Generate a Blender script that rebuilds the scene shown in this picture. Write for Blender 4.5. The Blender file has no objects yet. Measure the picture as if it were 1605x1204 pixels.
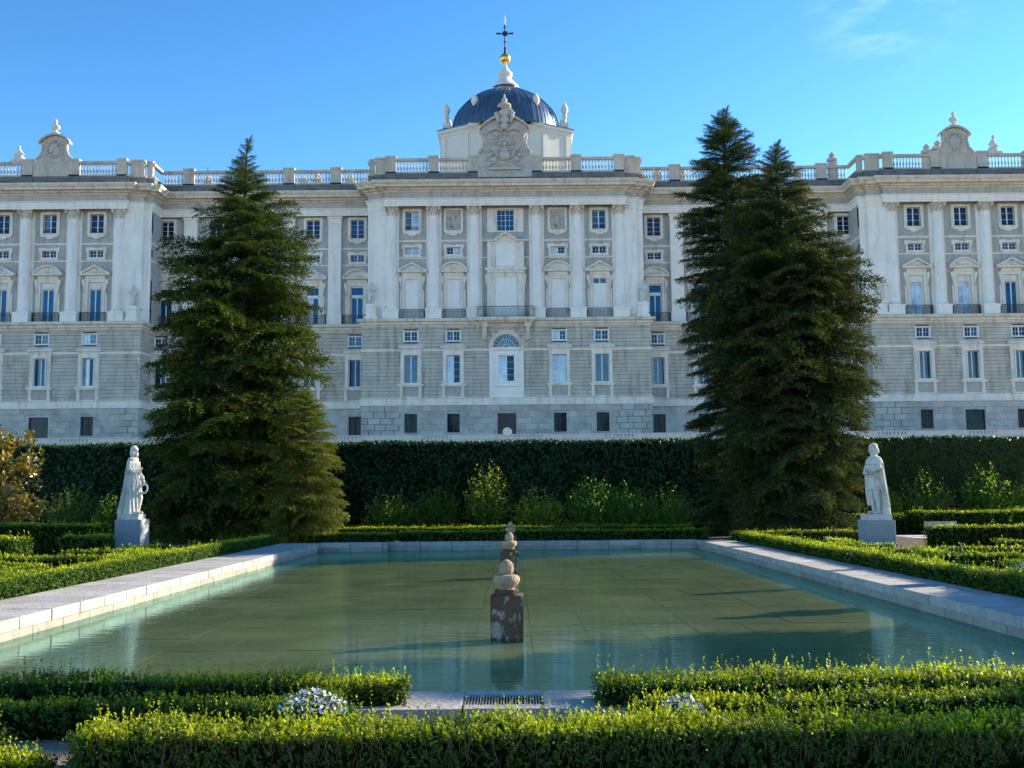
import bpy, bmesh, math, random
import numpy as np
from mathutils import Vector, Matrix
random.seed(7); RNG = np.random.default_rng(7)
PI = math.pi
C = bpy.context.scene.collection
S = bpy.context.scene

# ------------------------------------------------------------------ camera
PITCH = math.atan(176/1690.0); ROLL = math.radians(0.5)
fw = Vector((0, math.cos(PITCH), math.sin(PITCH))); rt = Vector((1, 0, 0)); up = rt.cross(fw)
r2 = math.cos(ROLL)*rt - math.sin(ROLL)*up; u2 = math.cos(ROLL)*up + math.sin(ROLL)*rt
cd = bpy.data.cameras.new('camera'); cam = bpy.data.objects.new('camera', cd); C.objects.link(cam)
M4 = Matrix((r2, u2, -fw)).transposed().to_4x4(); M4.translation = Vector((0, 0, 2.15))
cam.matrix_world = M4
cd.sensor_width = 36; cd.lens = 36*1690/1605.0; cd.clip_end = 6000; cd.clip_start = .05
S.camera = cam

# ------------------------------------------------------------------ light
SUN_EL, SUN_AZ = math.radians(24.0), math.radians(25.0)     # azimuth measured from +X towards +Y
sun_dir = Vector((math.cos(SUN_EL)*math.cos(SUN_AZ), math.cos(SUN_EL)*math.sin(SUN_AZ), math.sin(SUN_EL)))
w = bpy.data.worlds.new('World'); S.world = w; w.use_nodes = True
nt = w.node_tree; nt.nodes.clear()
sky = nt.nodes.new('ShaderNodeTexSky'); sky.sky_type = 'NISHITA'; sky.sun_disc = False
sky.sun_elevation = SUN_EL; sky.sun_rotation = PI/2-SUN_AZ
sky.air_density = 1.0; sky.dust_density = .12; sky.ozone_density = 2.2; sky.altitude = 600
hs = nt.nodes.new('ShaderNodeHueSaturation'); hs.inputs['Saturation'].default_value = 1.12; hs.inputs['Hue'].default_value = .495; hs.inputs['Value'].default_value = .87
bg = nt.nodes.new('ShaderNodeBackground'); bg.inputs[1].default_value = .14
wo = nt.nodes.new('ShaderNodeOutputWorld')
# thin wisps of cloud high in the sky
tc = nt.nodes.new('ShaderNodeTexCoord'); mp = nt.nodes.new('ShaderNodeMapping'); mp.inputs['Scale'].default_value = (9, 9, 34); mp.inputs['Rotation'].default_value = (0, .25, 0)
nz = nt.nodes.new('ShaderNodeTexNoise'); nz.inputs['Scale'].default_value = 1.7; nz.inputs['Detail'].default_value = 7; nz.inputs['Roughness'].default_value = .62
cr = nt.nodes.new('ShaderNodeValToRGB'); cr.color_ramp.elements[0].position = .45; cr.color_ramp.elements[1].position = .8
cr.color_ramp.elements[1].color = (.55, .55, .55, 1)
mxc = nt.nodes.new('ShaderNodeMixRGB'); mxc.inputs[2].default_value = (6, 6.4, 7, 1)
L = nt.links.new
L(tc.outputs['Generated'], mp.inputs[0]); L(mp.outputs[0], nz.inputs['Vector']); L(nz.outputs['Fac'], cr.inputs[0])
v1 = nt.nodes.new('ShaderNodeVectorMath'); v1.operation = 'SCALE'; v1.inputs['Scale'].default_value = 1/3.5
gm = nt.nodes.new('ShaderNodeGamma'); gm.inputs[1].default_value = 1.38
v2 = nt.nodes.new('ShaderNodeVectorMath'); v2.operation = 'SCALE'; v2.inputs['Scale'].default_value = 3.5
L(sky.outputs[0], v1.inputs[0]); L(v1.outputs[0], gm.inputs[0]); L(gm.outputs[0], v2.inputs[0]); L(v2.outputs[0], hs.inputs['Color']); L(hs.outputs[0], mxc.inputs[1]); # the only wisps stand over the right end of the palace
dt = nt.nodes.new('ShaderNodeVectorMath'); dt.operation = 'DISTANCE'; dt.inputs[1].default_value = (.315, .857, .409); L(tc.outputs['Generated'], dt.inputs[0])
mk = nt.nodes.new('ShaderNodeMapRange'); mk.inputs[1].default_value = .015; mk.inputs[2].default_value = .075; mk.inputs[3].default_value = .42; mk.inputs[4].default_value = 0; L(dt.outputs['Value'], mk.inputs[0])
mq = nt.nodes.new('ShaderNodeMath'); mq.operation = 'MULTIPLY'; L(cr.outputs[0], mq.inputs[0]); L(mk.outputs[0], mq.inputs[1]); L(mq.outputs[0], mxc.inputs[0])
L(mxc.outputs[0], bg.inputs[0]); L(bg.outputs[0], wo.inputs[0])
sl = bpy.data.lights.new('sun', 'SUN'); sl.energy = 5.0; sl.angle = math.radians(.5); sl.color = (1, .88, .68)
so = bpy.data.objects.new('sun', sl); C.objects.link(so); so.rotation_euler = sun_dir.to_track_quat('Z', 'Y').to_euler()
S.view_settings.view_transform = 'Standard'; S.view_settings.look = 'None'; S.view_settings.gamma = 1
S.view_settings.use_curve_mapping = False
S.view_settings.exposure = 1.18
S.cycles.max_bounces = 8; S.cycles.transparent_max_bounces = 12

# ------------------------------------------------------------------ materials
def mat(name, col, rough=.8, var=.15, scale=1.0, stain=0, stain_col=(.12, .09, .06), metal=0, bump=0, bscale=20, spec=.3, streak=False, island=0, edge=(.5, .74), pstreak=None):
    m = bpy.data.materials.new(name); m.use_nodes = True; t = m.node_tree; b = t.nodes['Principled BSDF']
    b.inputs['Roughness'].default_value = rough; b.inputs['Metallic'].default_value = metal
    b.inputs['Specular IOR Level'].default_value = spec
    N = t.nodes.new; K = t.links.new
    g = N('ShaderNodeNewGeometry')
    n = N('ShaderNodeTexNoise'); n.inputs['Scale'].default_value = scale; n.inputs['Detail'].default_value = 8; n.inputs['Roughness'].default_value = .65
    K(g.outputs['Position'], n.inputs['Vector'])
    mr = N('ShaderNodeMapRange'); mr.inputs[1].default_value = .25; mr.inputs[2].default_value = .75
    mr.inputs[3].default_value = 1-var; mr.inputs[4].default_value = 1+var; K(n.outputs['Fac'], mr.inputs[0])
    mul = N('ShaderNodeVectorMath'); mul.operation = 'SCALE'; mul.inputs[0].default_value = col; K(mr.outputs[0], mul.inputs['Scale'])
    out = mul.outputs[0]
    if island:
        oi = N('ShaderNodeObjectInfo'); mr2 = N('ShaderNodeMapRange'); mr2.inputs[3].default_value = 1-island; mr2.inputs[4].default_value = 1+island
        K(oi.outputs['Random'], mr2.inputs[0]); m2 = N('ShaderNodeVectorMath'); m2.operation = 'SCALE'; K(out, m2.inputs[0]); K(mr2.outputs[0], m2.inputs['Scale']); out = m2.outputs[0]
    if stain:
        n2 = N('ShaderNodeTexNoise'); n2.inputs['Scale'].default_value = .35 if streak else scale*.7; n2.inputs['Detail'].default_value = 10; n2.inputs['Roughness'].default_value = .7
        mp = N('ShaderNodeMapping'); mp.inputs['Scale'].default_value = pstreak or ((5, 5, .55) if streak else (1, 1, 1)); mp.inputs['Location'].default_value = (3.1, 7.7, 1.3)
        K(g.outputs['Position'], mp.inputs[0]); K(mp.outputs[0], n2.inputs['Vector'])
        r = N('ShaderNodeValToRGB'); r.color_ramp.elements[0].position = edge[0]; r.color_ramp.elements[1].position = edge[1]
        K(n2.outputs['Fac'], r.inputs[0]); ms = N('ShaderNodeMath'); ms.operation = 'MULTIPLY'; ms.inputs[1].default_value = stain; K(r.outputs[0], ms.inputs[0])
        mx = N('ShaderNodeMixRGB'); mx.inputs[2].default_value = (*stain_col, 1); K(ms.outputs[0], mx.inputs[0]); K(out, mx.inputs[1]); out = mx.outputs[0]
    K(out, b.inputs['Base Color'])
    if bump:
        n3 = N('ShaderNodeTexNoise'); n3.inputs['Scale'].default_value = bscale; n3.inputs['Detail'].default_value = 6; K(g.outputs['Position'], n3.inputs['Vector'])
        bp = N('ShaderNodeBump'); bp.inputs['Strength'].default_value = bump; bp.inputs['Distance'].default_value = .05
        K(n3.outputs['Fac'], bp.inputs['Height']); K(bp.outputs[0], b.inputs['Normal'])
    return m

def leafmat(name, dark, light, tip, trans=.35, rough=.5, spec=.25):
    """foliage: colour differs from leaf to leaf, new growth (attribute 'tip') is paler; thin leaves let light through"""
    m = bpy.data.materials.new(name); m.use_nodes = True; t = m.node_tree; t.nodes.clear(); N = t.nodes.new; K = t.links.new
    g = N('ShaderNodeNewGeometry'); r = N('ShaderNodeValToRGB')
    r.color_ramp.elements[0].color = (*dark, 1); r.color_ramp.elements[1].color = (*light, 1)
    K(g.outputs['Random Per Island'], r.inputs[0])
    oi = N('ShaderNodeObjectInfo'); ov = N('ShaderNodeMapRange'); ov.inputs[3].default_value = .72; ov.inputs[4].default_value = 1.28; K(oi.outputs['Random'], ov.inputs[0])
    a = N('ShaderNodeAttribute'); a.attribute_name = 'tip'
    n = N('ShaderNodeTexNoise'); n.inputs['Scale'].default_value = .9; n.inputs['Detail'].default_value = 4; K(g.outputs['Position'], n.inputs['Vector'])
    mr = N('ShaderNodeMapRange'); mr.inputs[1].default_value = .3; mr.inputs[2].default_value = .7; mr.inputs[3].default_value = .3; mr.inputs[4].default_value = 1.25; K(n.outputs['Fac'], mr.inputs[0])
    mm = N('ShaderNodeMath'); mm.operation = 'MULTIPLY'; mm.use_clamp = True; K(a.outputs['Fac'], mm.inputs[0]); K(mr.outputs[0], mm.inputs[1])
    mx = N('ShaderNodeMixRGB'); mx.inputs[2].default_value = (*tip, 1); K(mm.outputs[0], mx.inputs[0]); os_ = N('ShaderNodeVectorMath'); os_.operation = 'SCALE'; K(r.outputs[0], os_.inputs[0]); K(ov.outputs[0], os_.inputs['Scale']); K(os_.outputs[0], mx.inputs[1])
    p = N('ShaderNodeBsdfPrincipled'); p.inputs['Roughness'].default_value = rough; p.inputs['Specular IOR Level'].default_value = spec; K(mx.outputs[0], p.inputs['Base Color'])
    tr = N('ShaderNodeBsdfTranslucent'); sc = N('ShaderNodeMixRGB'); sc.blend_type = 'MULTIPLY'; sc.inputs[0].default_value = 1; sc.inputs[2].default_value = (1.3, 1.4, .4, 1)
    K(mx.outputs[0], sc.inputs[1]); K(sc.outputs[0], tr.inputs['Color'])
    s = N('ShaderNodeMixShader'); s.inputs[0].default_value = trans; K(p.outputs[0], s.inputs[1]); K(tr.outputs[0], s.inputs[2])
    o = N('ShaderNodeOutputMaterial'); K(s.outputs[0], o.inputs[0]); return m

def glassmat(name, inside, refl=.3, tint=(.55, .75, 1.0)):
    m = bpy.data.materials.new(name); m.use_nodes = True; t = m.node_tree; t.nodes.clear(); N = t.nodes.new; K = t.links.new
    d = N('ShaderNodeBsdfDiffuse'); gl = N('ShaderNodeBsdfGlossy'); gl.inputs['Roughness'].default_value = .03; gl.inputs['Color'].default_value = (*tint, 1)
    g = N('ShaderNodeNewGeometry'); n = N('ShaderNodeTexNoise'); n.inputs['Scale'].default_value = .8; K(g.outputs['Position'], n.inputs['Vector'])
    mr = N('ShaderNodeMapRange'); mr.inputs[1].default_value = .3; mr.inputs[2].default_value = .7; mr.inputs[3].default_value = .5; mr.inputs[4].default_value = 1.5; K(n.outputs['Fac'], mr.inputs[0])
    v = N('ShaderNodeVectorMath'); v.operation = 'SCALE'; v.inputs[0].default_value = inside; K(mr.outputs[0], v.inputs['Scale']); K(v.outputs[0], d.inputs['Color'])
    bp = N('ShaderNodeBump'); bp.inputs['Strength'].default_value = .08; n2 = N('ShaderNodeTexNoise'); n2.inputs['Scale'].default_value = 1.5; K(g.outputs['Position'], n2.inputs['Vector']); K(n2.outputs['Fac'], bp.inputs['Height']); K(bp.outputs[0], gl.inputs['Normal'])
    s = N('ShaderNodeMixShader'); s.inputs[0].default_value = refl; K(d.outputs[0], s.inputs[1]); K(gl.outputs[0], s.inputs[2])
    o = N('ShaderNodeOutputMaterial'); K(s.outputs[0], o.inputs[0]); return m

LIME = mat('limestone', (.78, .725, .64), .85, .14, .8, .7, (.34, .26, .18), streak=True, bump=.15, bscale=6)
BALU = mat('weathered_balustrade_stone', (.52, .465, .39), .9, .18, .9, .7, (.17, .14, .11), streak=True)
LIMEC = mat('limestone_column', (.84, .80, .73), .85, .09, .5, .5, (.46, .38, .30), streak=True, bump=.1, bscale=5)
CORN = mat('cornice_stone', (.68, .605, .50), .9, .14, .6, .9, (.30, .20, .13), streak=True, bump=.15, bscale=6)
GRAN = mat('grey_granite_wall', (.43, .42, .395), .9, .2, .9, .7, (.20, .17, .14), streak=True, bump=.2, bscale=8)
COUR = mat('rusticated_granite', (.50, .465, .40), .9, .28, .5, .9, (.22, .165, .12), streak=True, bump=.25, bscale=5)
ATTIC = mat('weathered_attic_granite', (.16, .165, .17), .9, .25, .9, .6, (.06, .055, .05), bump=.2)
BASE = mat('basement_granite', (.46, .445, .41), .9, .22, .7, .7, (.22, .20, .18), bump=.3, bscale=4, island=.13)
DARKJ = mat('joint_shadow_stone', (.10, .10, .10), .95, .2)
WHITE = mat('white_paint', (.78, .77, .73), .6, .05, .5, .2, (.5, .45, .4))
BLIND = mat('white_blind_panel', (.84, .82, .77), .8, .06, .7, .25, (.48, .45, .42), streak=True)
IRON = mat('dark_iron', (.022, .028, .035), .5, .2)
BARS = mat('window_bars', (.06, .07, .08), .6, .2)
G_DARK = glassmat('glass_dark', (.010, .018, .035), .05, (.3, .6, 1))
G_BASE = glassmat('glass_barred', (.02, .028, .03), .02)
G_BLUE = glassmat('glass_blue', (.005, .045, .095), .08, (.25, .6, 1))  # reflected sky painted in: blue base colour and blue-tinted gloss
G_CURT = glassmat('glass_curtained', (.42, .46, .46), .2)
G_GREY = glassmat('glass_shuttered_inside', (.05, .09, .11), .09)
LEAD = mat('dome_lead', (.10, .145, .20), .30, .3, .6, .4, (.04, .07, .11), spec=.6, metal=.55)
RENDERW = mat('dome_render', (.70, .64, .57), .9, .05, .5, .2, (.5, .42, .36))
GOLD = mat('gilded_ball', (.85, .52, .12), .3, .1, metal=.85)
SLATE = mat('roof_slate', (.09, .10, .12), .7, .2)
MARB = mat('statue_limestone', (.64, .61, .55), .8, .14, 3, .8, (.27, .24, .20), bump=.35, bscale=14)
SCULP = mat('sculpted_stone', (.50, .46, .41), .9, .15, 2, .7, (.22, .18, .14), bump=.5, bscale=6)
PLIN = mat('plinth_granite', (.33, .36, .40), .85, .10, 3, .3, (.24, .26, .26), bump=.3, bscale=25)
PLINR = mat('plinth_greenish_granite', (.30, .34, .34), .85, .10, 3, .3, (.24, .26, .26), bump=.3, bscale=25)
COPE = mat('coping_limestone', (.37, .36, .34), .85, .2, 2.2, .75, (.20, .18, .15), bump=.5, bscale=18, island=.13)
WALLS = mat('pool_wall_stone', (.34, .30, .25), .85, .2, 3, .7, (.17, .13, .10), bump=.5, bscale=18, island=.12)
GRAVEL = mat('gravel', (.34, .27, .20), .95, .25, 2.5, .5, (.22, .17, .12), bump=.8, bscale=60)
SOIL = mat('dark_soil', (.09, .065, .045), 1, .35, 4, bump=.8, bscale=30)
TERR = mat('terrace_stone', (.60, .585, .55), .9, .10, 1, .5, (.35, .30, .25), streak=True)
BARK = mat('bark', (.085, .06, .042), .95, .35, 6, bump=1, bscale=25)
TWIG = mat('twig', (.14, .095, .06), .9, .2, 8)
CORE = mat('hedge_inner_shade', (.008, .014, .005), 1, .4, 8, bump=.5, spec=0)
BENCH = mat('bench_stone', (.42, .37, .33), .85, .1, 3)
GRATE = mat('grate_iron', (.32, .26, .21), .7, .2)
POST = mat('pillar_stone', (.13, .075, .048), .9, .4, 5, .92, (.40, .34, .27), bump=1, bscale=26, edge=(.52, .57), pstreak=(1.5, 1.5, .8))
POSTW = mat('pillar_finial_stone', (.40, .29, .20), .9, .3, 9, .5, (.18, .10, .055), bump=.8, bscale=30)

# pool floor: greenish mineral-coated slabs
FLOOR = mat('pool_floor_slab', (.74, .52, .26), .9, .28, .45, .75, (.36, .28, .14), bump=.3, bscale=8, island=.05)
FLOORJ = mat('pool_floor_joint', (.62, .45, .22), .95, .2, 2)

def watermat():
    m = bpy.data.materials.new('pool_water'); m.use_nodes = True; t = m.node_tree; t.nodes.clear(); N = t.nodes.new; K = t.links.new
    tr = N('ShaderNodeBsdfTransparent'); tr.inputs[0].default_value = (.80, .95, .86, 1)
    df = N('ShaderNodeBsdfDiffuse'); df.inputs[0].default_value = (.0, .34, .31, 1)
    gl = N('ShaderNodeBsdfGlossy'); gl.inputs['Roughness'].default_value = .008; gl.inputs['Color'].default_value = (.62, .98, .94, 1)
    fr = N('ShaderNodeFresnel'); fr.inputs[0].default_value = 1.33
    g = N('ShaderNodeNewGeometry')
    mp = N('ShaderNodeMapping'); mp.inputs['Scale'].default_value = (1.1, 3.2, 1); K(g.outputs['Position'], mp.inputs[0])
    n = N('ShaderNodeTexNoise'); n.inputs['Scale'].default_value = 1.6; n.inputs['Detail'].default_value = 4; n.inputs['Roughness'].default_value = .55; K(mp.outputs[0], n.inputs['Vector'])
    bp = N('ShaderNodeBump'); bp.inputs['Strength'].default_value = .10; bp.inputs['Distance'].default_value = .045; K(n.outputs['Fac'], bp.inputs['Height'])
    K(bp.outputs[0], gl.inputs['Normal']); K(bp.outputs[0], fr.inputs['Normal'])
    # wind-ruffled bands let the mirror break up
    a = N('ShaderNodeMixShader'); a.inputs[0].default_value = .025; K(tr.outputs[0], a.inputs[1]); K(df.outputs[0], a.inputs[2])
    sc = N('ShaderNodeMath'); sc.operation = 'MULTIPLY'; sc.inputs[1].default_value = .84; K(fr.outputs[0], sc.inputs[0])
    s = N('ShaderNodeMixShader'); K(sc.outputs[0], s.inputs[0]); K(a.outputs[0], s.inputs[1]); K(gl.outputs[0], s.inputs[2])
    o = N('ShaderNodeOutputMaterial'); K(s.outputs[0], o.inputs[0]); return m
WATER = watermat()

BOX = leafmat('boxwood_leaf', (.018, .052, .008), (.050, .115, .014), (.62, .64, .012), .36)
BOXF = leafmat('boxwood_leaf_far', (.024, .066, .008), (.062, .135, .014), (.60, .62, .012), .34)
TALLH = leafmat('tall_hedge_leaf', (.014, .048, .022), (.026, .075, .032), (.08, .16, .03), .04)
FIR = leafmat('fir_needles', (.014, .042, .014), (.040, .082, .018), (.30, .29, .03), .18, .75, .08)
FIR2 = leafmat('fir_needles_blue', (.012, .036, .020), (.030, .066, .024), (.28, .23, .03), .15, .75, .08)
FIR3 = leafmat('fir_needles_yellow', (.050, .085, .016), (.12, .140, .024), (.44, .38, .05), .30)
SHRUB = leafmat('shrub_leaf', (.035, .12, .018), (.10, .22, .030), (.42, .40, .05), .4)
MAGN = leafmat('magnolia_leaf', (.06, .085, .012), (.24, .15, .03), (.36, .24, .05), .2, .35, .4)
MAPLE = leafmat('red_leaf', (.20, .06, .02), (.34, .13, .03), (.4, .2, .05), .4)
PETAL = mat('white_petal', (.85, .78, .76), .6, .1, 20)

# ------------------------------------------------------------------ helpers
class MB:
    def __init__(s): s.v = []; s.f = []; s.m = []
    def add(s, v, f, mi=0):
        o = len(s.v); s.v += [tuple(p) for p in v]; s.f += [tuple(i+o for i in q) for q in f]; s.m += [mi]*len(f); return s
    def box(s, x0, x1, y0, y1, z0, z1, mi=0):
        return s.add([(x0,y0,z0),(x1,y0,z0),(x1,y1,z0),(x0,y1,z0),(x0,y0,z1),(x1,y0,z1),(x1,y1,z1),(x0,y1,z1)],
              [(0,3,2,1),(4,5,6,7),(0,1,5,4),(1,2,6,5),(2,3,7,6),(3,0,4,7)], mi)
    def prism(s, pts, y0, y1, mi=0):           # outline in x,z extruded along y (front y0)
        n = len(pts); v = [(x,y0,z) for x,z in pts]+[(x,y1,z) for x,z in pts]
        return s.add(v, [tuple(range(n)), tuple(range(2*n-1, n-1, -1))]+[((i+1)%n, i, i+n, (i+1)%n+n) for i in range(n)], mi)
    def lathe(s, prof, n=16, cx=0, cy=0, cz=0, mi=0, a0=0):
        v = []; k = len(prof)
        for r, z in prof:
            for j in range(n):
                a = a0+2*PI*j/n; v.append((cx+r*math.cos(a), cy+r*math.sin(a), cz+z))
        f = [(i*n+j, i*n+(j+1)%n, (i+1)*n+(j+1)%n, (i+1)*n+j) for i in range(k-1) for j in range(n)]
        f += [tuple(range(n-1, -1, -1)), tuple((k-1)*n+j for j in range(n))]
        return s.add(v, f, mi)
    def tube(s, pts, rad, n=8, mi=0):
        pts = [Vector(p) for p in pts]; v = []; k = len(pts)
        for i, p in enumerate(pts):
            d = (pts[min(i+1, k-1)]-pts[max(i-1, 0)]).normalized()
            a = d.cross(Vector((0, 0, 1)) if abs(d.z) < .9 else Vector((1, 0, 0))).normalized(); b = d.cross(a)
            r = rad[i] if isinstance(rad, (list, tuple)) else rad
            for j in range(n):
                t = 2*PI*j/n; v.append(p+r*(math.cos(t)*a+math.sin(t)*b))
        f = [(i*n+j, (i+1)*n+j, (i+1)*n+(j+1)%n, i*n+(j+1)%n) for i in range(k-1) for j in range(n)]
        f += [tuple(range(n)), tuple((k-1)*n+j for j in range(n-1, -1, -1))]
        return s.add(v, f, mi)
    def ball(s, c, r, n=10, mi=0):
        if not isinstance(r, (tuple, list)): r = (r, r, r)
        k = max(4, n//2+1); v = []
        for i in range(k+1):
            ph = PI*i/k
            for j in range(n):
                t = 2*PI*j/n; v.append((c[0]+r[0]*math.sin(ph)*math.cos(t), c[1]+r[1]*math.sin(ph)*math.sin(t), c[2]-r[2]*math.cos(ph)))
        return s.add(v, [(i*n+j, i*n+(j+1)%n, (i+1)*n+(j+1)%n, (i+1)*n+j) for i in range(k) for j in range(n)], mi)
    def loft(s, rings, n=24, mi=0):            # rings: list of lists of points
        v = [p for r in rings for p in r]; k = len(rings); n = len(rings[0])
        f = [(i*n+j, i*n+(j+1)%n, (i+1)*n+(j+1)%n, (i+1)*n+j) for i in range(k-1) for j in range(n)]
        f += [tuple(range(n-1, -1, -1)), tuple((k-1)*n+j for j in range(n))]
        return s.add(v, f, mi)
    def mesh(s, name, mats, smooth=False):
        me = bpy.data.meshes.new(name); me.from_pydata(s.v, [], s.f)
        for m in (mats if isinstance(mats, (list, tuple)) else [mats]): me.materials.append(m)
        if any(s.m): me.polygons.foreach_set('material_index', s.m)
        if smooth:
            me.polygons.foreach_set('use_smooth', [True]*len(s.f)); 
            if hasattr(me, 'set_sharp_from_angle'): me.set_sharp_from_angle(angle=math.radians(42))
        me.update(); return me
    def build(s, name, mats, parent=None, loc=(0,0,0), smooth=False, kind=None):
        return link(name, s.mesh(name, mats, smooth), parent, loc, kind)
def link(name, me, parent=None, loc=(0,0,0), kind=None, rotz=0, scale=None):
    o = bpy.data.objects.new(name, me); C.objects.link(o); o.parent = parent; o.location = loc
    if rotz: o.rotation_euler.z = rotz
    if scale: o.scale = scale
    if kind: o['kind'] = kind
    return o
def tag(o, label, cat, group=None):
    o['label'] = label; o['category'] = cat
    if group: o['group'] = group
    return o
def thing(name, label, cat, loc=(0,0,0), rotz=0, group=None):
    o = bpy.data.objects.new(name, None); C.objects.link(o); o.location = loc; o.rotation_euler.z = rotz
    return tag(o, label, cat, group)

def npmesh(name, verts, quads, mats, matidx=None, tip=None, smooth=False):
    me = bpy.data.meshes.new(name); nv, nf = len(verts), len(quads); k = quads.shape[1]
    me.vertices.add(nv); me.vertices.foreach_set('co', np.asarray(verts, np.float32).ravel())
    me.loops.add(nf*k); me.loops.foreach_set('vertex_index', np.asarray(quads, np.int32).ravel())
    me.polygons.add(nf); me.polygons.foreach_set('loop_start', np.arange(0, nf*k, k, dtype=np.int32))
    me.polygons.foreach_set('loop_total', np.full(nf, k, np.int32))
    for m in (mats if isinstance(mats, (list, tuple)) else [mats]): me.materials.append(m)
    if matidx is not None: me.polygons.foreach_set('material_index', np.asarray(matidx, np.int32))
    if tip is not None:
        a = me.attributes.new('tip', 'FLOAT', 'POINT'); a.data.foreach_set('value', np.asarray(tip, np.float32))
    me.update(calc_edges=True); return me

def leaves(pos, axis, normal_hint, length, width):
    """kite-shaped leaves: base at pos, pointing along axis, returns verts (n,4,3)"""
    ax = axis/np.linalg.norm(axis, axis=1, keepdims=True)
    sd = np.cross(ax, normal_hint); nn = np.linalg.norm(sd, axis=1, keepdims=True); nn[nn < 1e-6] = 1; sd /= nn
    l = length[:, None]; w_ = width[:, None]
    nrm = np.cross(sd, ax)
    return np.stack([pos, pos+ax*l*.45+sd*w_*.5+nrm*w_*.12, pos+ax*l, pos+ax*l*.45-sd*w_*.5+nrm*w_*.12], 1)

def rot_rand(n, spread, rng):
    v = rng.normal(size=(n, 3)); v /= np.linalg.norm(v, axis=1, keepdims=True); return v*spread

# ------------------------------------------------------------------ ground, terrace
PX0, PX1, PY0, PY1 = -8.59, 8.2, 11.42, 48.6     # inner edge of the pool
WZ = -.21; FZ = -.275
def sheet(name, rects, z, m, kind='structure'):
    b = MB()
    for x0, x1, y0, y1 in rects: b.add([(x0,y0,z),(x1,y0,z),(x1,y1,z),(x0,y1,z)], [(0,1,2,3)])
    return b.build(name, m, kind=kind)
sheet('ground', [(-3000,3000,-3000,PY0-.5),(-3000,PX0-.6,PY0-.5,PY1+1),(PX1+.6,3000,PY0-.5,PY1+1),(-3000,3000,PY1+1,126),(-3000,-250,126,3000),(250,3000,126,3000),(-250,250,260,3000)], 0, GRAVEL)
# raised terrace in front of the palace
b = MB(); b.box(-250, 250, 128.3, 260, -.5, 8.55); b.build('terrace_ground', GRAVEL, kind='structure')
for nm, x0, x1, y0, y1 in (('parterre_soil', -19, -10.45, 16, 50.5), ('parterre_soil', 9.7, 19.5, 16, 50.5), ('parterre_soil', -34, 19, 50.51, 56.05), ('parterre_soil', 19.02, 40, 16, 51.85), ('border_soil', -34, 40, 56.1, 66)):
    sheet(nm, [(x0, x1, y0, y1)], .004+.004*(nm[0] == 'b'), SOIL)

# ------------------------------------------------------------------ pool
pool = MB().box(PX0-.75, PX1+.75, PY0-.6, PY1+1.0, FZ-.8, FZ-.007).build('pool_basin', FLOORJ, kind='structure')
slab = MB().box(-.5, .5, -.5, .5, -.5, .5).mesh('floor_slab', FLOOR)
nxs = 17; sx = (PX1-PX0)/nxs; rest = MB(); cnt = 0; ys = PY0; j = 0
while ys < PY1:
    ly = 1.55; y1 = min(PY1, ys+ly)
    for i in range(nxs):
        xa = PX0+i*sx; dz = random.uniform(-.006, .006); g = .008
        if cnt < 290:
            o = link('floor_slab', slab, pool, ((xa+sx/2), (ys+y1)/2, FZ-.02+dz), scale=(sx-2*g, y1-ys-2*g*.6, .04)); cnt += 1
        else: rest.box(xa+g, xa+sx-g, ys+g, y1-g, FZ-.04+dz, FZ+dz)
    ys = y1; j += 1
if rest.v: rest.build('floor_slab_field', FLOOR, pool, kind='stuff')
MB().box(PX0-.3, PX1+.3, PY0-.3, PY1+.3, WZ-.001, WZ).mesh
wm = MB().add([(PX0-.05,PY0-.05,WZ),(PX1+.05,PY0-.05,WZ),(PX1+.05,PY1+.05,WZ),(PX0-.05,PY1+.05,WZ)], [(0,1,2,3)])
wm.build('pool_water', WATER, kind='structure')
# walls and copings, each block its own piece
blk = MB().box(-.5, .5, -.5, .5, -.5, .5)
cop_me = None
def bevel_block(name, m, bv=.02):
    bm = bmesh.new(); bmesh.ops.create_cube(bm, size=1); bmesh.ops.bevel(bm, geom=bm.edges[:], offset=bv, segments=1, affect='EDGES')
    me = bpy.data.meshes.new(name); bm.to_mesh(me); bm.free(); me.materials.append(m); return me
copm = bevel_block('coping_stone', COPE, .012); walm = bevel_block('wall_stone', WALLS, .02)
MB().box(PX0-1.75, PX0-.08, PY0-.3, PY1+.9, FZ-.3, -.045).box(PX1+.08, PX1+1.35, PY0-.3, PY1+.9, FZ-.3, -.045).box(PX0-.08, PX1+.08, PY1+.1, PY1+.9, FZ-.3, -.045).box(PX0-.08, PX1+.08, PY0-.85, PY0-.1, FZ-.3, -.045).build('wall_core', DARKJ, pool)
def block(me, nm, x0, x1, y0, y1, z0, z1, g=.011):
    link(nm, me, pool, ((x0+x1)/2, (y0+y1)/2, (z0+z1)/2), scale=(x1-x0-2*g, y1-y0-2*g, z1-z0))
for side in (-1, 1):
    y = PY0-.2
    while y < PY1-.01:
        y1 = min(PY1, y+1.3)
        jit = random.uniform(-.008, .008)
        if side < 0: block(copm, 'coping_stone', PX0-1.79, PX0+.03+jit, y, y1, -.06, .15+jit*.4); block(walm, 'wall_stone', PX0-.06, PX0+.0, y+.6, y1+.6, -.33, -.063); block(walm, 'wall_stone', PX0-.05, PX0-.0, y, y1, FZ-.3, -.333)
        else: block(copm, 'coping_stone', PX1-.03+jit, PX1+1.42, y, y1, -.04, .15+jit*.4); block(walm, 'wall_stone', PX1, PX1+.07, y+.6, y1+.6, -.22, -.043); block(walm, 'wall_stone', PX1-.03, PX1+.06, y, y1, FZ-.3, -.223)
        y = y1
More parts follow.
